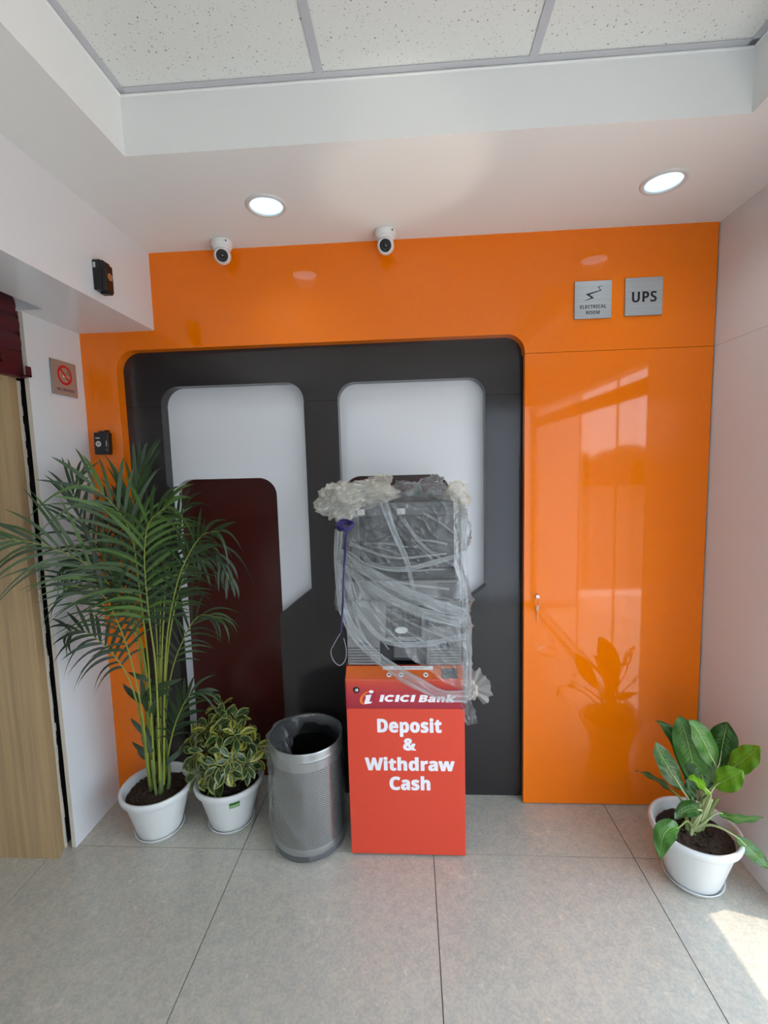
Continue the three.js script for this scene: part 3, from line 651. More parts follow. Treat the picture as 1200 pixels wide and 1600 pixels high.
  m.userData.kind = 'stuff';
}

{ // variegated umbrella plant
  const O = [-0.495, 0, 0.135];
  const t = thing('potted_shrub', 'low bushy plant with yellow-edged leaves in a white pot with a green sticker', 'plant', O);
  pot(t);
  const leafTex = [0, 1, 2].map((k) => canvasTexture(64, 128, (g, w, h) => {
    g.fillStyle = k === 2 ? '#a39d40' : '#7d864a'; g.fillRect(0, 0, w, h);
    g.fillStyle = k === 2 ? '#3f5f26' : '#1b3417';
    g.beginPath();
    const pts = [];
    for (let i = 0; i <= 12; i++) pts.push([w * (0.5 + (k === 2 ? 0.2 : 0.38) * Math.sin((Math.PI * i) / 12) * rr(0.8, 1.1)), h * (0.04 + 0.9 * (i / 12))]);
    for (let i = 12; i >= 0; i--) pts.push([w * (0.5 - (k === 2 ? 0.16 : 0.38) * Math.sin((Math.PI * i) / 12) * rr(0.8, 1.1)), h * (0.04 + 0.9 * (i / 12))]);
    pts.forEach((p, i) => (i ? g.lineTo(...p) : g.moveTo(...p))); g.closePath(); g.fill();
    g.strokeStyle = '#223f1b'; g.lineWidth = 5; for (let i = 0; i < 5; i++) { g.beginPath(); g.moveTo(w / 2, h * (0.2 + i * 0.14)); g.lineTo(w * (rnd() < 0.5 ? 0.25 : 0.75), h * (0.12 + i * 0.14)); g.stroke(); }
    g.strokeStyle = '#66753c'; g.lineWidth = 3; g.beginPath(); g.moveTo(w / 2, 0); g.lineTo(w / 2, h); g.stroke();
  }));
  const mats = leafTex.map((m) => phy({ map: m, roughness: 0.3, side: THREE.DoubleSide }));
  const shapes = [0.25, 0.6, 1.0].map((curl) => gridSheet(4, 7, (u, v) => {
    const w = 0.21 * Math.pow(Math.sin(Math.PI * Math.pow(0.04 + 0.96 * v, 1.25)), 0.75) + 0.004, s = (u - 0.5) * 2, a = curl * v;
    return V(s * w, -curl * 0.45 * v * v + Math.abs(s) * w * 0.35, v * Math.cos(a * 0.5));
  }));
  const whorls = [[-0.03, 0.53, -0.01], [0.04, 0.50, 0.02], [-0.055, 0.47, 0.05], [-0.115, 0.43, 0.05], [-0.125, 0.345, 0.03], [-0.10, 0.38, 0.09], [-0.05, 0.40, 0.10], [0.0, 0.45, 0.06], [0.065, 0.44, 0.05], [0.10, 0.405, 0.03], [0.125, 0.37, 0.02], [0.12, 0.335, 0.09], [0.135, 0.325, 0.03], [0.06, 0.37, 0.11], [0.01, 0.35, 0.115], [0.0, 0.275, 0.07], [-0.035, 0.31, 0.11], [-0.09, 0.30, 0.10], [0.02, 0.40, -0.04], [-0.06, 0.42, -0.03], [0.08, 0.35, -0.04], [-0.005, 0.485, 0.03], [0.045, 0.325, 0.11], [-0.02, 0.36, 0.03], [0.09, 0.29, 0.04], [-0.08, 0.35, 0.0], [0.035, 0.46, -0.02], [-0.03, 0.245, 0.085]];
  const stems = [];
  for (const w of whorls) {
    const p = V(...w), out = V(w[0] * 1.4, 0.10 + (w[1] - 0.34) * 0.9, w[2] * 1.2 + 0.05).normalize(), n = 6 + Math.floor(rnd() * 2), turn = rnd() * 6;
    stems.push(taperTube([[w[0] * 0.12, 0.19, w[2] * 0.15], [w[0] * 0.55, 0.2 + (w[1] - 0.2) * 0.55, w[2] * 0.5], w], 0.004, 0.0014, 8, 5));
    const a = new THREE.Vector3().crossVectors(out, V(0.3, 0.2, 0.9)).normalize(), b = new THREE.Vector3().crossVectors(out, a);
    for (let i = 0; i < n; i++) {
      const f = turn + (i / n) * 6.283, l = rr(0.054, 0.080), dir = a.clone().multiplyScalar(Math.cos(f)).addScaledVector(b, Math.sin(f)).addScaledVector(out, rr(0.15, 0.75)).normalize();
      const up = out.clone().addScaledVector(dir, -out.dot(dir)).normalize(), x = new THREE.Vector3().crossVectors(up, dir);
      const q = mesh('leaf', shapes[Math.floor(rnd() * 3)], mats[rnd() < 0.22 ? 2 : Math.floor(rnd() * 2)], t);
      q.applyMatrix4(new THREE.Matrix4().makeBasis(x.multiplyScalar(l), up.multiplyScalar(l), dir.clone().multiplyScalar(l)).setPosition(p.clone().addScaledVector(dir, 0.012)));
    }
  }
  mesh('stem', stems, leafGreen(0.10, 0.12, 0.03, 0.6), t);
  // sticker on the pot, bent round it
  const tag = canvasTexture(128, 80, (g, w, h) => { g.fillStyle = '#2f7a2c'; g.fillRect(0, 0, w, h); g.fillStyle = '#a9c98f'; g.fillRect(8, 34, w - 16, 40); g.fillStyle = '#4c8a43'; for (let i = 0; i < 9; i++) g.fillRect(14 + i * 12, 40 + (i % 3) * 4, 7, 26 - (i % 2) * 8); g.fillStyle = '#1d4a1d'; g.fillRect(8, 8, w - 16, 20); });
  const st = mesh('sticker', gridSheet(10, 4, (u, v) => { const a = 0.52 + (u - 0.5) * 0.34, y = 0.177 - v * 0.027, r = 0.1331 + (y - 0.188) * 0.2105; return V(Math.sin(a) * (r + 0.0009), y, Math.cos(a) * (r + 0.0009)); }), std({ map: tag, roughness: 0.5, side: THREE.DoubleSide }), t);
  st.geometry.attributes.uv.array.forEach((x, i, arr) => { if (i % 2) arr[i] = 1 - x; });
  st.userData.label = 'green price sticker';
}

{ // broad-leaved aglaonema
  const O = [1.385, 0, 0.372];
  const t = thing('potted_foliage', 'broad-leaved green plant in a white pot by the right wall', 'plant', O);
  pot(t);
  const L = (p) => V(p[0] - O[0], p[1], p[2] - O[2]);
  const leafTex = [0, 1, 2].map((k) => canvasTexture(256, 512, (g, w, h) => {
    g.fillStyle = ['#264a17', '#38661c', '#5d8a16'][k]; g.fillRect(0, 0, w, h);
    for (let i = 0; i < 46; i++) {
      const y = h * (0.06 + 0.9 * (i / 46)), s = i % 2 ? 1 : -1;
      g.fillStyle = ['rgba(120,146,104,.42)', 'rgba(112,152,74,.36)', 'rgba(150,186,50,.28)'][k];
      g.beginPath(); g.ellipse(w / 2 + s * w * rr(0.08, 0.2), y, w * rr(0.08, 0.17), h * rr(0.008, 0.02), s * 0.6, 0, 7); g.fill();
    }
    g.strokeStyle = 'rgba(30,66,22,.5)'; g.lineWidth = 2;
    for (let i = 0; i < 18; i++) for (const s of [-1, 1]) { g.beginPath(); g.moveTo(w / 2, h * (0.05 + i * 0.053)); g.quadraticCurveTo(w / 2 + s * w * 0.2, h * (0.03 + i * 0.053), w / 2 + s * w * 0.48, h * (0.10 + i * 0.053)); g.stroke(); }
    g.strokeStyle = '#93ab62'; g.lineWidth = 6; g.beginPath(); g.moveTo(w / 2, 0); g.lineTo(w / 2, h); g.stroke();
  }));
  const mats = leafTex.map((m) => phy({ map: m, roughness: 0.3, side: THREE.DoubleSide }));
  const pale = leafGreen(0.44, 0.50, 0.24, 0.5), mid = leafGreen(0.22, 0.30, 0.09, 0.5);
  const leaves = [
    // petiole end, middle, tip, width, shade, roll
    [[1.386, 0.301, 0.360], [1.340, 0.503, 0.330], [1.261, 0.591, 0.310], 0.056, 0, 0.5],
    [[1.401, 0.353, 0.370], [1.353, 0.529, 0.370], [1.323, 0.640, 0.360], 0.100, 1, -0.1],
    [[1.439, 0.456, 0.390], [1.383, 0.573, 0.400], [1.334, 0.648, 0.400], 0.078, 1, 0.4],
    [[1.465, 0.463, 0.370], [1.482, 0.541, 0.360], [1.501, 0.611, 0.350], 0.100, 0, -0.3],
    [[1.468, 0.467, 0.420], [1.506, 0.528, 0.440], [1.544, 0.580, 0.450], 0.086, 2, -0.5],
    [[1.407, 0.422, 0.440], [1.435, 0.474, 0.470], [1.471, 0.510, 0.480], 0.080, 2, -0.2],
    [[1.325, 0.369, 0.390], [1.261, 0.473, 0.400], [1.216, 0.562, 0.400], 0.072, 0, 0.4],
    [[1.325, 0.326, 0.360], [1.248, 0.386, 0.360], [1.170, 0.421, 0.360], 0.036, 0, 1.0],
    [[1.380, 0.408, 0.460], [1.320, 0.468, 0.490], [1.279, 0.491, 0.500], 0.052, 2, 0.9],
    [[1.352, 0.344, 0.460], [1.284, 0.380, 0.500], [1.220, 0.367, 0.530], 0.054, 0, 0.3],
    [[1.254, 0.312, 0.500], [1.190, 0.312, 0.530], [1.168, 0.232, 0.550], 0.066, 1, 0.1],
    [[1.436, 0.304, 0.420], [1.496, 0.299, 0.440], [1.569, 0.314, 0.450], 0.040, 1, 0.8],
    [[1.474, 0.246, 0.460], [1.523, 0.202, 0.480], [1.566, 0.161, 0.500], 0.052, 1, -0.2],
    [[1.481, 0.408, 0.350], [1.506, 0.448, 0.340], [1.529, 0.497, 0.330], 0.066, 0, -0.4],
    [[1.413, 0.358, 0.380], [1.396, 0.448, 0.380], [1.394, 0.529, 0.370], 0.094, 0, 0.1],
    [[1.374, 0.311, 0.380], [1.365, 0.352, 0.370], [1.366, 0.401, 0.360], 0.040, 0, 0.0],
  ];
  const eye = V(-0.45, 0.55, 0.70).normalize();
  leaves.forEach(([a, b, c, wid, shade, roll], n) => {
    const curve = new THREE.QuadraticBezierCurve3(L(a), L(b).multiplyScalar(2).addScaledVector(L(a), -0.5).addScaledVector(L(c), -0.5), L(c));
    const g = gridSheet(8, 16, (u, v) => {
      const p = curve.getPoint(v), T = curve.getTangent(v), N = eye.clone().addScaledVector(T, -eye.dot(T)).normalize(), S = new THREE.Vector3().crossVectors(T, N).normalize();
      N.applyAxisAngle(T, roll); S.applyAxisAngle(T, roll);
      const w = 0.5 * wid * Math.pow(Math.sin(Math.PI * Math.pow(0.015 + 0.985 * v, 0.88)), 0.72) * (v > 0.985 ? 0.2 : 1), s = (u - 0.5) * 2;
      return p.addScaledVector(S, s * w).addScaledVector(N, -Math.pow(Math.abs(s), 1.6) * w * 0.28 + Math.abs(s) * w * 0.32 + 0.0035 * Math.sin(v * 17 + s * 2 + n) * Math.abs(s));
    });
    const m = mesh('leaf', g, mats[shade], t), base = V(rr(-0.022, 0.022), 0.19, rr(-0.02, 0.022)), e = L(a);
    mesh('petiole', taperTube([base, base.clone().lerp(e, 0.5).add(V(0, Math.abs(e.x) > 0.06 ? 0.03 : 0, 0)), e, L(b).lerp(e, 0.45)], 0.0062, 0.002, 14, 7), n % 3 === 1 ? mid : pale, m);
  });
  for (let i = 0; i < 5; i++) mesh('sheath', taperTube([[0.012 * i - 0.026, 0.188, rr(-0.014, 0.014)], [0.018 * i - 0.03, 0.26, rr(0, 0.02)], [0.026 * i - 0.03, 0.335, rr(0.01, 0.04)]], 0.0085, 0.005, 8, 8), i % 2 ? pale : mid, t);
}

// ---------------------------------------------------------------- cash kiosk and its plastic wrap
{
  const CX = 0.3075, W = 0.2325;
  const t = thing('cash_kiosk', 'tall cash machine with orange-red lower cabinet and grey upper half under plastic wrap', 'kiosk', [CX, 0, 0]);
  const red = phy({ color: new THREE.Color().setRGB(0.72, 0.064, 0.030), roughness: 0.32 });
  const grey = phy({ color: new THREE.Color().setRGB(0.24, 0.235, 0.235), roughness: 0.45 }), greyDark = phy({ color: new THREE.Color().setRGB(0.055, 0.055, 0.058), roughness: 0.35 }), greyMid = phy({ color: new THREE.Color().setRGB(0.13, 0.13, 0.133), roughness: 0.4 });
  const black = phy({ color: new THREE.Color().setRGB(0.012, 0.012, 0.014), roughness: 0.15 }), paper = std({ color: 0xe4e2de, roughness: 0.6 });
  const B = (x0, y0, z0, x1, y1, z1, r) => box(x0 - CX, y0, z0, x1 - CX, y1, z1, r);
  const X0 = CX - W, X1 = CX + W;
  // lower cabinet
  for (const g of [[X0 + 0.04, 0.24], [X1 - 0.04, 0.24], [X0 + 0.04, 0.02], [X1 - 0.04, 0.02]].map(([x, z]) => new THREE.CylinderGeometry(0.018, 0.02, 0.012, 16).translate(x - CX, 0.006, z))) mesh('foot', g, M.black, t);
  mesh('cabinet_body', B(X0 + 0.003, 0.010, -0.045, X1 - 0.003, 0.7545, 0.286, 0.002), greyDark, t);
  const door = mesh('cabinet_door', B(X0, 0.010, 0.287, X1, 0.6335, 0.309, 0.0022), red, t);
  const words = canvasTexture(1024, 1024, (g, w, h) => {
    g.fillStyle = '#e04b2a'; g.clearRect(0, 0, w, h);
    g.fillStyle = '#f0edf0'; g.strokeStyle = '#f0edf0'; g.lineJoin = 'round'; g.textAlign = 'center';
    const put = (s, y, size, width) => { g.font = 'bold ' + size + 'px sans-serif'; g.lineWidth = size * 0.055; const k = width / g.measureText(s).width; g.save(); g.translate(w / 2, y); g.scale(k, 1); g.fillText(s, 0, 0); g.strokeText(s, 0, 0); g.restore(); };
    put('Deposit', 196, 190, 660); put('&', 388, 168, 128); put('Withdraw', 608, 182, 900); put('Cash', 820, 190, 430);
  });
  // words are 0.40 m wide on the sheet; transparent ground lets the door show through
  mesh('printed_words', new THREE.PlaneGeometry(0.402, 0.400).translate(0.3205 - CX, 0.3650 + 0.048, 0.3094), phy({ map: words, transparent: true, roughness: 0.35 }), door);
  // branded fascia: flat band, then a panel that leans back
  const livery = canvasTexture(1024, 512, (g, w, h) => {
    const q = g.createLinearGradient(0, 0, 0, h);
    q.addColorStop(0, '#d8661c'); q.addColorStop(0.2, '#d2602a'); q.addColorStop(0.30, '#cb4a33'); q.addColorStop(0.62, '#b5323c'); q.addColorStop(1, '#9d2238');
    g.fillStyle = q; g.fillRect(0, 0, w, h);
    // roundel: an orange crescent round a maroon oval and a white letter i
    g.save(); g.translate(192, 366); g.rotate(0.45);
    g.fillStyle = '#f08a2a'; g.beginPath(); g.ellipse(-6, 6, 52, 92, 0, 0, 7); g.fill();
    g.fillStyle = '#e2542a'; g.beginPath(); g.ellipse(2, 0, 49, 90, 0, 0, 7); g.fill();
    g.fillStyle = '#a3243a'; g.beginPath(); g.ellipse(13, -9, 47, 86, 0, 0, 7); g.fill();
    g.restore();
    g.fillStyle = '#f6f2f2';
    g.beginPath(); g.arc(224, 290, 20, 0, 7); g.fill();
    g.beginPath(); g.moveTo(174, 336); g.lineTo(226, 326); g.lineTo(204, 420); g.lineTo(228, 414); g.lineTo(222, 440); g.lineTo(164, 452); g.lineTo(160, 436); g.lineTo(178, 352); g.lineTo(170, 354); g.closePath(); g.fill();
    g.strokeStyle = '#f6f2f2'; g.lineWidth = 7;
    g.save(); g.translate(290, 420); g.transform(1, 0, -0.18, 1, 0, 0);
    for (const x of [0, 134, 268]) g.fillRect(x, -90, 32, 90);
    g.lineWidth = 26; for (const x of [86, 220]) { g.beginPath(); g.ellipse(x, -45, 34, 33, 0, 0.72, 5.56); g.stroke(); }
    g.lineWidth = 7; g.restore(); let k = 1;
    g.save(); g.translate(622, 420); g.transform(1, 0, -0.18, 1, 0, 0); g.font = 'bold 120px sans-serif'; k = 308 / g.measureText('Bank').width; g.scale(k, 1); g.fillText('Bank', 0, 0); g.strokeText('Bank', 0, 0); g.restore();
  });
  const prof = [[0.286, 0.6350, 0], [0.3105, 0.6355, 0], [0.3125, 0.6375, 0.02], [0.3125, 0.7520, 0.72], [0.3115, 0.7550, 0.745], [0.2715, 0.7920, 1], [0.262, 0.7935, 1]];
  const fascia = mesh('brand_fascia', gridSheet(1, prof.length - 1, (u, v) => { const p = prof[Math.round(v * (prof.length - 1))]; return V((u - 0.5) * 2 * (W + 0.0008 + (p[1] > 0.78 ? -0.004 : 0)), p[1], p[0]); }), phy({ map: livery, roughness: 0.32, side: THREE.DoubleSide }), t);
  fascia.geometry = fascia.geometry.toNonIndexed(); fascia.geometry.computeVertexNormals();
  { const uv = fascia.geometry.attributes.uv; for (let i = 0; i < uv.count; i++) uv.setY(i, prof[Math.round(uv.getY(i) * (prof.length - 1))][2]); }
  mesh('fascia_side', [-1, 1].map((s) => { const sh = new THREE.Shape(); prof.forEach((p, i) => (i ? sh.lineTo(-p[0], p[1]) : sh.moveTo(-p[0], p[1]))); sh.lineTo(-0.2, 0.7935); sh.lineTo(-0.2, 0.635); const g = new THREE.ExtrudeGeometry(sh, { depth: 0.002, bevelEnabled: false }); g.rotateY(Math.PI / 2); return g.translate(s * (W - 0.001) - 0.001, 0, 0); }), red, fascia);
  mesh('cabinet_lock', [lathe([[0, 0.004], [0.006, 0.004], [0.0085, 0.003], [0.0125, 0.0015], [0.013, 0]], 28).rotateX(Math.PI / 2).translate(0.118 - CX, 0.7125, 0.3126)], M.black, fascia);
  mesh('lock_core', lathe([[0, 0.0055], [0.0045, 0.0055], [0.007, 0.0045], [0.0072, 0.003]], 24).rotateX(Math.PI / 2).translate(0.118 - CX, 0.7125, 0.3126), M.chrome, fascia);
  const lean = Math.atan2(0.2715 - 0.3115, 0.7920 - 0.7550);        // tilt of the leaning panel
  const onLean = (g, x, k) => g.rotateX(lean).translate(x - CX, 0.7550 + 0.037 * k, 0.3115 - 0.040 * k + 0.0007);
  const strip = canvasTexture(512, 48, (g, w, h) => { g.fillStyle = '#ecebe8'; g.fillRect(0, 0, w, h); g.fillStyle = '#7b7672'; for (let i = 0; i < 26; i++) g.fillRect(110 + i * 12, 18 + (i % 3), 8, 13); });
  mesh('label_strip', onLean(new RoundedBoxGeometry(0.200, 0.0145, 0.0012, 1, 0.0005), 0.3215, 0.86), std({ map: strip, roughness: 0.5 }), fascia);
  for (const x of [0.247, 0.2945, 0.3915]) {
    const d = mesh('icon_disc', onLean(new THREE.CylinderGeometry(0.0095, 0.0095, 0.001, 28).rotateX(Math.PI / 2), x, 0.34), paper, fascia);
    mesh('icon_mark', onLean(box(-0.0045, -0.002, 0.0006, 0.0045, 0.003, 0.0011), x, 0.34), greyDark, d);
  }
  mesh('card_reader', [onLean(new RoundedBoxGeometry(0.060, 0.041, 0.004, 2, 0.001), 0.485, 0.45), onLean(box(-0.016, -0.004, 0.002, 0.016, 0.009, 0.004), 0.485, 0.45)], greyDark, fascia);
  mesh('reader_window', onLean(box(-0.012, -0.002, 0.0041, 0.012, 0.007, 0.0046), 0.485, 0.45), std({ color: 0x39495f, roughness: 0.2 }), fascia);
  // grey dispenser fascia with louvres
  const mid = mesh('dispenser_fascia', [B(X0 + 0.006, 0.7945, -0.04, 0.2125, 0.9105, 0.268, 0.003), B(0.399, 0.7945, -0.04, X1 - 0.006, 0.9105, 0.268, 0.003), B(0.2125, 0.894, -0.04, 0.399, 0.9105, 0.268), B(0.2125, 0.7945, -0.04, 0.399, 0.894, 0.225)], grey, t);
  for (let i = 0; i < 6; i++) for (const [x0, x1] of [[X0 + 0.012, 0.2085], [0.405, X1 - 0.012]]) mesh('louvre', B(x0, 0.8 + i * 0.0118, 0.266, x1, 0.8068 + i * 0.0118, 0.2755, 0.002), grey, mid);
  mesh('bay_lining', [B(0.2125, 0.796, 0.2255, 0.399, 0.894, 0.229), B(0.2125, 0.796, 0.2255, 0.2155, 0.894, 0.268), B(0.396, 0.796, 0.2255, 0.399, 0.894, 0.268)], greyDark, mid);
  const shutter = mesh('note_shutter', B(0.266, 0.822, 0.229, 0.357, 0.888, 0.262, 0.002), greyMid, mid);
  for (let i = 0; i < 7; i++) mesh('shutter_rib', B(0.272 + i * 0.012, 0.832, 0.2615, 0.2765 + i * 0.012, 0.880, 0.2645, 0.001), greyMid, shutter);
  mesh('small_plate', B(0.129, 0.8765, 0.2675, 0.168, 0.8885, 0.2695, 0.0006), greyDark, mid);
  for (const x of [0.462, 0.488]) mesh('push_button', new THREE.CylinderGeometry(0.010, 0.011, 0.006, 24).rotateX(Math.PI / 2).translate(x - CX, 0.880, 0.270), greyDark, mid);
  // keypad head
  const head = mesh('keypad_head', [B(X0 + 0.008, 0.9145, -0.04, X1 - 0.008, 1.135, 0.262, 0.006), B(X0 + 0.008, 0.9145, 0.25, 0.238, 1.06, 0.286, 0.004), B(0.378, 0.9145, 0.25, X1 - 0.008, 1.06, 0.286, 0.004), B(0.238, 1.042, 0.25, 0.378, 1.06, 0.286, 0.003)], grey, t);
  const pad = mesh('keypad', B(0.240, 0.916, 0.262, 0.376, 1.042, 0.268, 0.002), black, head);
  for (let r = 0; r < 4; r++) for (let c = 0; c < 4; c++) mesh('key', B(0.262 + c * 0.024, 0.955 + r * 0.019, 0.267, 0.281 + c * 0.024, 0.969 + r * 0.019, 0.272, 0.0015), greyDark, pad);
  mesh('oval_sticker', new THREE.CylinderGeometry(0.0135, 0.0135, 0.001, 32).rotateX(Math.PI / 2).scale(1.9, 1, 1).translate(0.299 - CX, 0.938, 0.2695), paper, head);
  mesh('cash_slot', [B(0.396, 0.962, 0.2862, 0.489, 1.004, 0.2878, 0.0008)], black, head);
  mesh('slot_bezel', [B(0.391, 0.957, 0.2855, 0.494, 0.962, 0.292, 0.001), B(0.391, 1.004, 0.2855, 0.494, 1.009, 0.292, 0.001), B(0.391, 0.957, 0.2855, 0.396, 1.009, 0.292, 0.001), B(0.489, 0.957, 0.2855, 0.494, 1.009, 0.292, 0.001)], greyMid, head);
  mesh('receipt_panel', B(0.446, 1.046, 0.262, 0.518, 1.126, 0.2665, 0.001), greyMid, head);
  // screen
  const mon = mesh('screen_housing', [B(0.108, 1.139, 0.02, 0.514, 1.446, 0.236, 0.008), B(0.112, 1.426, 0.02, 0.510, 1.446, 0.256, 0.003)], greyDark, t);
  mesh('screen_bezel', [B(0.110, 1.392, 0.235, 0.512, 1.426, 0.249, 0.002), B(0.110, 1.186, 0.235, 0.140, 1.392, 0.249, 0.002), B(0.448, 1.186, 0.235, 0.512, 1.392, 0.249, 0.002), B(0.140, 1.186, 0.235, 0.448, 1.204, 0.249, 0.002)], greyDark, mon);
  mesh('screen_glass', B(0.140, 1.204, 0.236, 0.448, 1.392, 0.243), black, mon);
  mesh('shelf_strip', B(0.108, 1.139, 0.22, 0.516, 1.182, 0.252, 0.003), black, mon);
  for (const g of [B(0.137, 1.3975, 0.2492, 0.166, 1.4205, 0.2497), B(0.293, 1.3975, 0.2492, 0.324, 1.4205, 0.2497)]) mesh('paper_label', g, paper, mon);
}

// crumpled film: a ball pushed about by ridged noise, left faceted
function crumple(rx, ry, rz, amount, freq, s) {
  return gridSheet(40, 24, (u, v) => {
    const a = u * Math.PI * 2, b = (v - 0.5) * Math.PI * 0.999, n = V(Math.cos(b) * Math.cos(a), Math.sin(b), Math.cos(b) * Math.sin(a));
    const q = nz(n.x * freq + s, n.y * freq, n.z * freq), e = nz(n.x * freq * 1.9, n.y * freq * 1.9 + s, n.z * freq * 1.9);
    const k = 1 + amount * (0.9 * q + 0.7 * (0.45 - Math.abs(e) * 1.8) + 0.55 * (Math.pow(ridge(n.x * 1.6 + n.y * 1.1 + q * 1.4 + s), 4) - 0.3) + 0.35 * (Math.pow(ridge(n.y * 2.4 - n.x * 1.3 + n.z + e * 1.2), 5) - 0.3));
    return V(n.x * rx * k, n.y * ry * k, n.z * rz * k);
  });
}
// a twisted rope of gathered film
function gather(points, r0, r1, s, flat = 0.4, pleats = 6) {
  const c = new THREE.CatmullRomCurve3(points.map((p) => V(...p))), len = c.getLength(), nu = 48, nv = Math.ceil(len / 0.007);
  return gridSheet(nu, nv, (u, v) => {
    const p = c.getPointAt(v), T = c.getTangentAt(v), N = V(0, 0, 1).addScaledVector(T, -T.z).normalize(), S = new THREE.Vector3().crossVectors(T, N), a = u * Math.PI * 2;
    const w = 0.6 * nz(v * len * 5, s, 1), r = (r0 + (r1 - r0) * v) * (0.62 + 0.62 * Math.pow(ridge(u * pleats + w + 0.4 * nz(v * len * 12, s, u * 3)), 1.3) + 0.45 * nz(Math.cos(a) * 1.4 + s, Math.sin(a) * 1.4, v * len * 8));
    return p.addScaledVector(S, Math.cos(a) * r).addScaledVector(N, Math.sin(a) * r * flat);
  });
}
{
  const t = thing('plastic_wrap', 'crumpled clear plastic sheet draped over the grey upper half of the cash kiosk', 'plastic wrap', [0.307, 0, 0]);
  const C = 0.307, at = (p) => [p[0] - C, p[1], p[2]];
  // main sheet: round the left side, across the front, round the right side; its hem falls to the right
  const section = (u, y) => {
    const up = smooth(1.08, 1.2, y), hw = 0.246 - 0.028 * up, front = 0.312 - 0.045 * up, back = 0.03, side = front - back, total = 2 * hw + 2 * side, d = u * total, r = 0.03;
    void r;
    if (d < side) return [-hw, back + d, -1, 0];
    if (d < side + 2 * hw) return [-hw + d - side, front, 0, 1];
    return [hw, front - (d - side - 2 * hw), 1, 0];
  };
  const main = gridSheet(170, 170, (u, v) => {
    const hemX = smooth(0.25, 0.80, u), hem = 1.03 - 0.335 * Math.pow(hemX, 0.9) + 0.02 * nz(u * 9, 1, 1), y = hem + (1.475 - hem) * v;
    const [x0, z0, nx, nzz] = section(u, y), xx = x0, dg = (y - 1.2) * 1.0 + xx * 0.62, n1 = nz(xx * 6, y * 6, z0 * 6), n2 = nz(xx * 17 + 5, y * 17, z0 * 17);
    let o = 0.010 + 0.010 * n1 + 0.006 * n2 + 0.014 * Math.pow(ridge(dg * 7.5 + 0.9 * n1), 4) + 0.007 * Math.pow(ridge(dg * 17 + 1.2 * n2), 6) + 0.010 * Math.pow(ridge((xx * 0.9 - y * 0.35) * 9 + n1), 9) + 0.004 * nz(xx * 60, y * 40, z0 * 60);
    o = Math.max(0.002, o);
    const cap = smooth(1.44, 1.475, y);
    return V(x0 * (1 - 0.12 * cap) + nx * o, y + 0.012 * n2 * cap, z0 * (1 - 0.25 * cap) + nzz * o);
  });
  mesh('main_sheet', main, filmMat, t);
  const top = gridSheet(40, 24, (u, v) => { const x = (u - 0.5) * 0.43, z = 0.02 + v * 0.24; return V(x, 1.462 + 0.018 * Math.abs(nz(u * 7, v * 5, 2)) + 0.02 * Math.pow(ridge(u * 4.2 + nz(u * 3, v * 3, 1)), 3), z); });
  mesh('top_sheet', top, filmMat, t);
  const folds = [
    [[[0.062, 1.265, 0.30], [0.150, 1.205, 0.330], [0.300, 1.125, 0.338], [0.440, 1.060, 0.338], [0.545, 1.020, 0.320]], 0.014, 0.020],
    [[[0.060, 1.225, 0.30], [0.200, 1.125, 0.335], [0.340, 1.050, 0.340], [0.460, 1.005, 0.338], [0.548, 0.985, 0.315]], 0.012, 0.020],
    [[[0.060, 1.210, 0.29], [0.082, 1.030, 0.325], [0.150, 0.910, 0.332], [0.270, 0.805, 0.335], [0.400, 0.728, 0.338], [0.470, 0.703, 0.338], [0.552, 0.690, 0.318]], 0.014, 0.024],
    [[[0.062, 1.230, 0.30], [0.130, 1.050, 0.328], [0.230, 0.925, 0.335], [0.330, 0.905, 0.338], [0.548, 0.930, 0.318]], 0.008, 0.010],
    [[[0.240, 1.452, 0.272], [0.275, 1.345, 0.286], [0.325, 1.225, 0.295], [0.350, 1.120, 0.325]], 0.015, 0.006],
    [[[0.280, 1.440, 0.272], [0.330, 1.360, 0.286], [0.400, 1.270, 0.288], [0.520, 1.190, 0.280]], 0.007, 0.004],
    [[[0.110, 1.310, 0.27], [0.190, 1.215, 0.294], [0.300, 1.190, 0.298], [0.430, 1.215, 0.292], [0.540, 1.240, 0.272]], 0.008, 0.008],
    [[[0.545, 1.440, 0.22], [0.548, 1.330, 0.26], [0.545, 1.180, 0.28], [0.548, 1.000, 0.31]], 0.013, 0.012],
    [[[0.548, 1.010, 0.31], [0.553, 0.900, 0.315], [0.552, 0.790, 0.315], [0.552, 0.690, 0.315]], 0.016, 0.014],
    [[[0.070, 1.350, 0.30], [0.058, 1.220, 0.30], [0.066, 1.080, 0.305], [0.085, 0.990, 0.315]], 0.013, 0.008],
  ];
  // fine creases that fan out from the tied corner
  for (let i = 0; i < 10; i++) {
    const k = i / 9, a = [0.07 + rr(0, 0.04), 1.29 - 0.11 * k + rr(-0.02, 0.02), 0.302], b = i < 5 ? [rr(0.46, 0.54), 1.25 - 0.34 * k * 1.6 + rr(-0.03, 0.03), 0.322] : [0.52 - 0.36 * (k - 0.5) * 2 + rr(-0.03, 0.03), 0.94 - 0.05 * k + rr(-0.03, 0.03), 0.334];
    const m = [a[0] + (b[0] - a[0]) * 0.45, a[1] + (b[1] - a[1]) * 0.52 - 0.03, 0.328];
    folds.push([[a, m, b], rr(0.003, 0.006), rr(0.002, 0.005)]);
  }
  for (let i = 0; i < 5; i++) { const x = rr(0.14, 0.46), y = rr(1.22, 1.42), a = rr(-1.2, 0.6), l = rr(0.04, 0.09); folds.push([[[x - Math.cos(a) * l, y - Math.sin(a) * l, 0.284], [x, y + 0.008, 0.290], [x + Math.cos(a) * l, y + Math.sin(a) * l, 0.284]], rr(0.002, 0.005), rr(0.002, 0.004)]); }
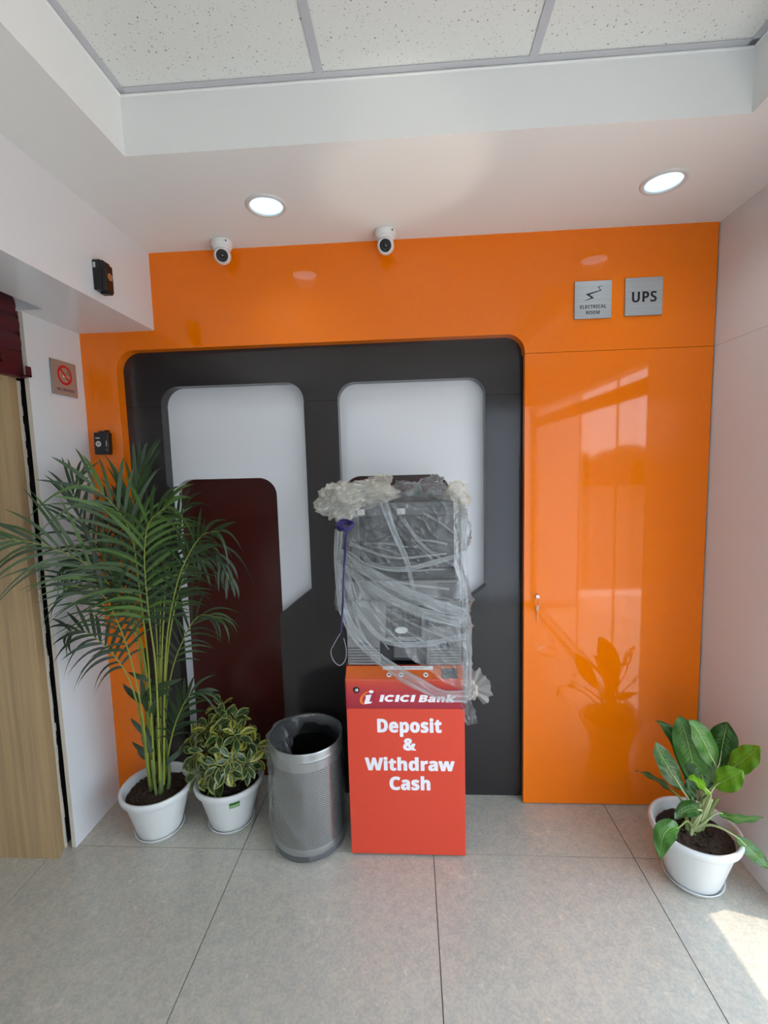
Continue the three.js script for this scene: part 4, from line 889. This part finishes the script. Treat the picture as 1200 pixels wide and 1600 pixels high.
  folds.forEach(([pts, a, b], i) => mesh('gathered_fold', gather(pts.map(at), a, b, i * 1.7), filmMat, t));
  // bunched knots along the top and the torn tail at the lower right
  const bunch = (name, x, y, z, rx, ry, rz, s, rot = 0, m = filmCrinkle, amt = 0.40, f = 1.35) => mesh(name, crumple(rx, ry, rz, amt, f, s).rotateZ(rot).translate(x - C, y, z), m, t);
  bunch('bunched_film', 0.075, 1.455, 0.265, 0.088, 0.070, 0.06, 3);
  bunch('bunched_film', 0.165, 1.480, 0.245, 0.110, 0.050, 0.055, 8, -0.05);
  bunch('bunched_film', 0.225, 1.510, 0.230, 0.050, 0.042, 0.04, 14, 0.3);
  bunch('bunched_film', 0.085, 1.450, 0.268, 0.066, 0.050, 0.045, 5, 0.4, filmMat);
  bunch('bunched_film', 0.160, 1.478, 0.248, 0.080, 0.036, 0.042, 11, 0.1, filmMat);
  bunch('bunched_film', 0.330, 1.490, 0.180, 0.060, 0.036, 0.05, 21, 0, filmMat);
  bunch('bunched_film', 0.430, 1.498, 0.180, 0.062, 0.046, 0.05, 27, 0.5, filmMat);
  bunch('bunched_film', 0.525, 1.455, 0.190, 0.058, 0.055, 0.06, 33, -0.6);
  bunch('bunched_film', 0.552, 1.330, 0.200, 0.026, 0.085, 0.05, 39, 0.1, filmMat);
  bunch('torn_tail', 0.562, 0.705, 0.290, 0.034, 0.040, 0.03, 45, 0.2, filmCrinkle, 0.4);
  mesh('torn_tail', gridSheet(14, 26, (u, v) => V(0.535 - C + (u - 0.5) * 0.055 * (0.35 + 1.5 * v * (1.25 - v)) + v * 0.035 + 0.008 * nz(u * 4, v * 6, 3), 0.695 - v * 0.135 + 0.01 * u, 0.318 + 0.014 * nz(u * 5, v * 5, 7) - 0.02 * v)), filmMat, t);
  mesh('torn_tail', gridSheet(26, 16, (u, v) => { const a = -0.9 + u * 2.5, r = 0.02 + v * (0.055 + 0.02 * nz(u * 9, 2, 2)); return V(0.572 - C + Math.cos(a) * r, 0.70 + Math.sin(a) * r * 1.15, 0.285 + 0.022 * (ridge(u * 5) - 0.5) * v); }), filmThick, t);
  mesh('torn_tail', gridSheet(10, 26, (u, v) => V(0.545 - C + v * 0.028 + (u - 0.5) * 0.03 * Math.sin(v * 3.1), 0.88 - v * 0.17, 0.30 + 0.012 * nz(u * 4, v * 9, 1))), filmMat, t);
}
{ // purple string that ties the bunched corner
  const violet = phy({ color: new THREE.Color().setRGB(0.020, 0.011, 0.115), roughness: 0.3 });
  const t = thing('tie_string', 'purple string tied round the bunched plastic, ending in a thin pale loop', 'string', [0.1, 1.37, 0.33]);
  const L = (p) => V(p[0] - 0.1, p[1] - 1.37, p[2] - 0.33);
  for (let k = 0; k < 3; k++) {
    const pts = [];
    for (let i = 0; i < 14; i++) { const a = (i / 14) * 6.283; pts.push(V(Math.cos(a) * (0.026 + 0.003 * k), Math.sin(a) * 0.011 + (k - 1) * 0.006 + 0.003 * Math.sin(a * 3 + k), 0.012 + Math.sin(a) * -0.02)); }
    mesh('tie_loop', new THREE.TubeGeometry(new THREE.CatmullRomCurve3(pts, true), 60, 0.0042, 7, true), violet, t);
  }
  mesh('hanging_cord', [taperTube([[0.108, 1.362, 0.355], [0.098, 1.27, 0.357], [0.091, 1.18, 0.358], [0.083, 1.08, 0.358], [0.074, 0.985, 0.356], [0.070, 0.958, 0.355]].map(L), 0.0042, 0.0030, 50, 6), taperTube([[0.106, 1.362, 0.358], [0.101, 1.26, 0.361], [0.088, 1.17, 0.356], [0.086, 1.07, 0.361], [0.072, 0.980, 0.358]].map(L), 0.0025, 0.002, 50, 6)], violet, t);
  mesh('end_loop', tube([[0.071, 0.962, 0.355], [0.046, 0.920, 0.353], [0.030, 0.885, 0.352], [0.040, 0.848, 0.352], [0.062, 0.831, 0.353], [0.083, 0.850, 0.354], [0.090, 0.890, 0.355], [0.082, 0.940, 0.355]].map(L), 0.0014, 70, 6), phy({ color: new THREE.Color().setRGB(0.34, 0.33, 0.40), roughness: 0.4 }), t);
}

renderer.render(scene, camera);
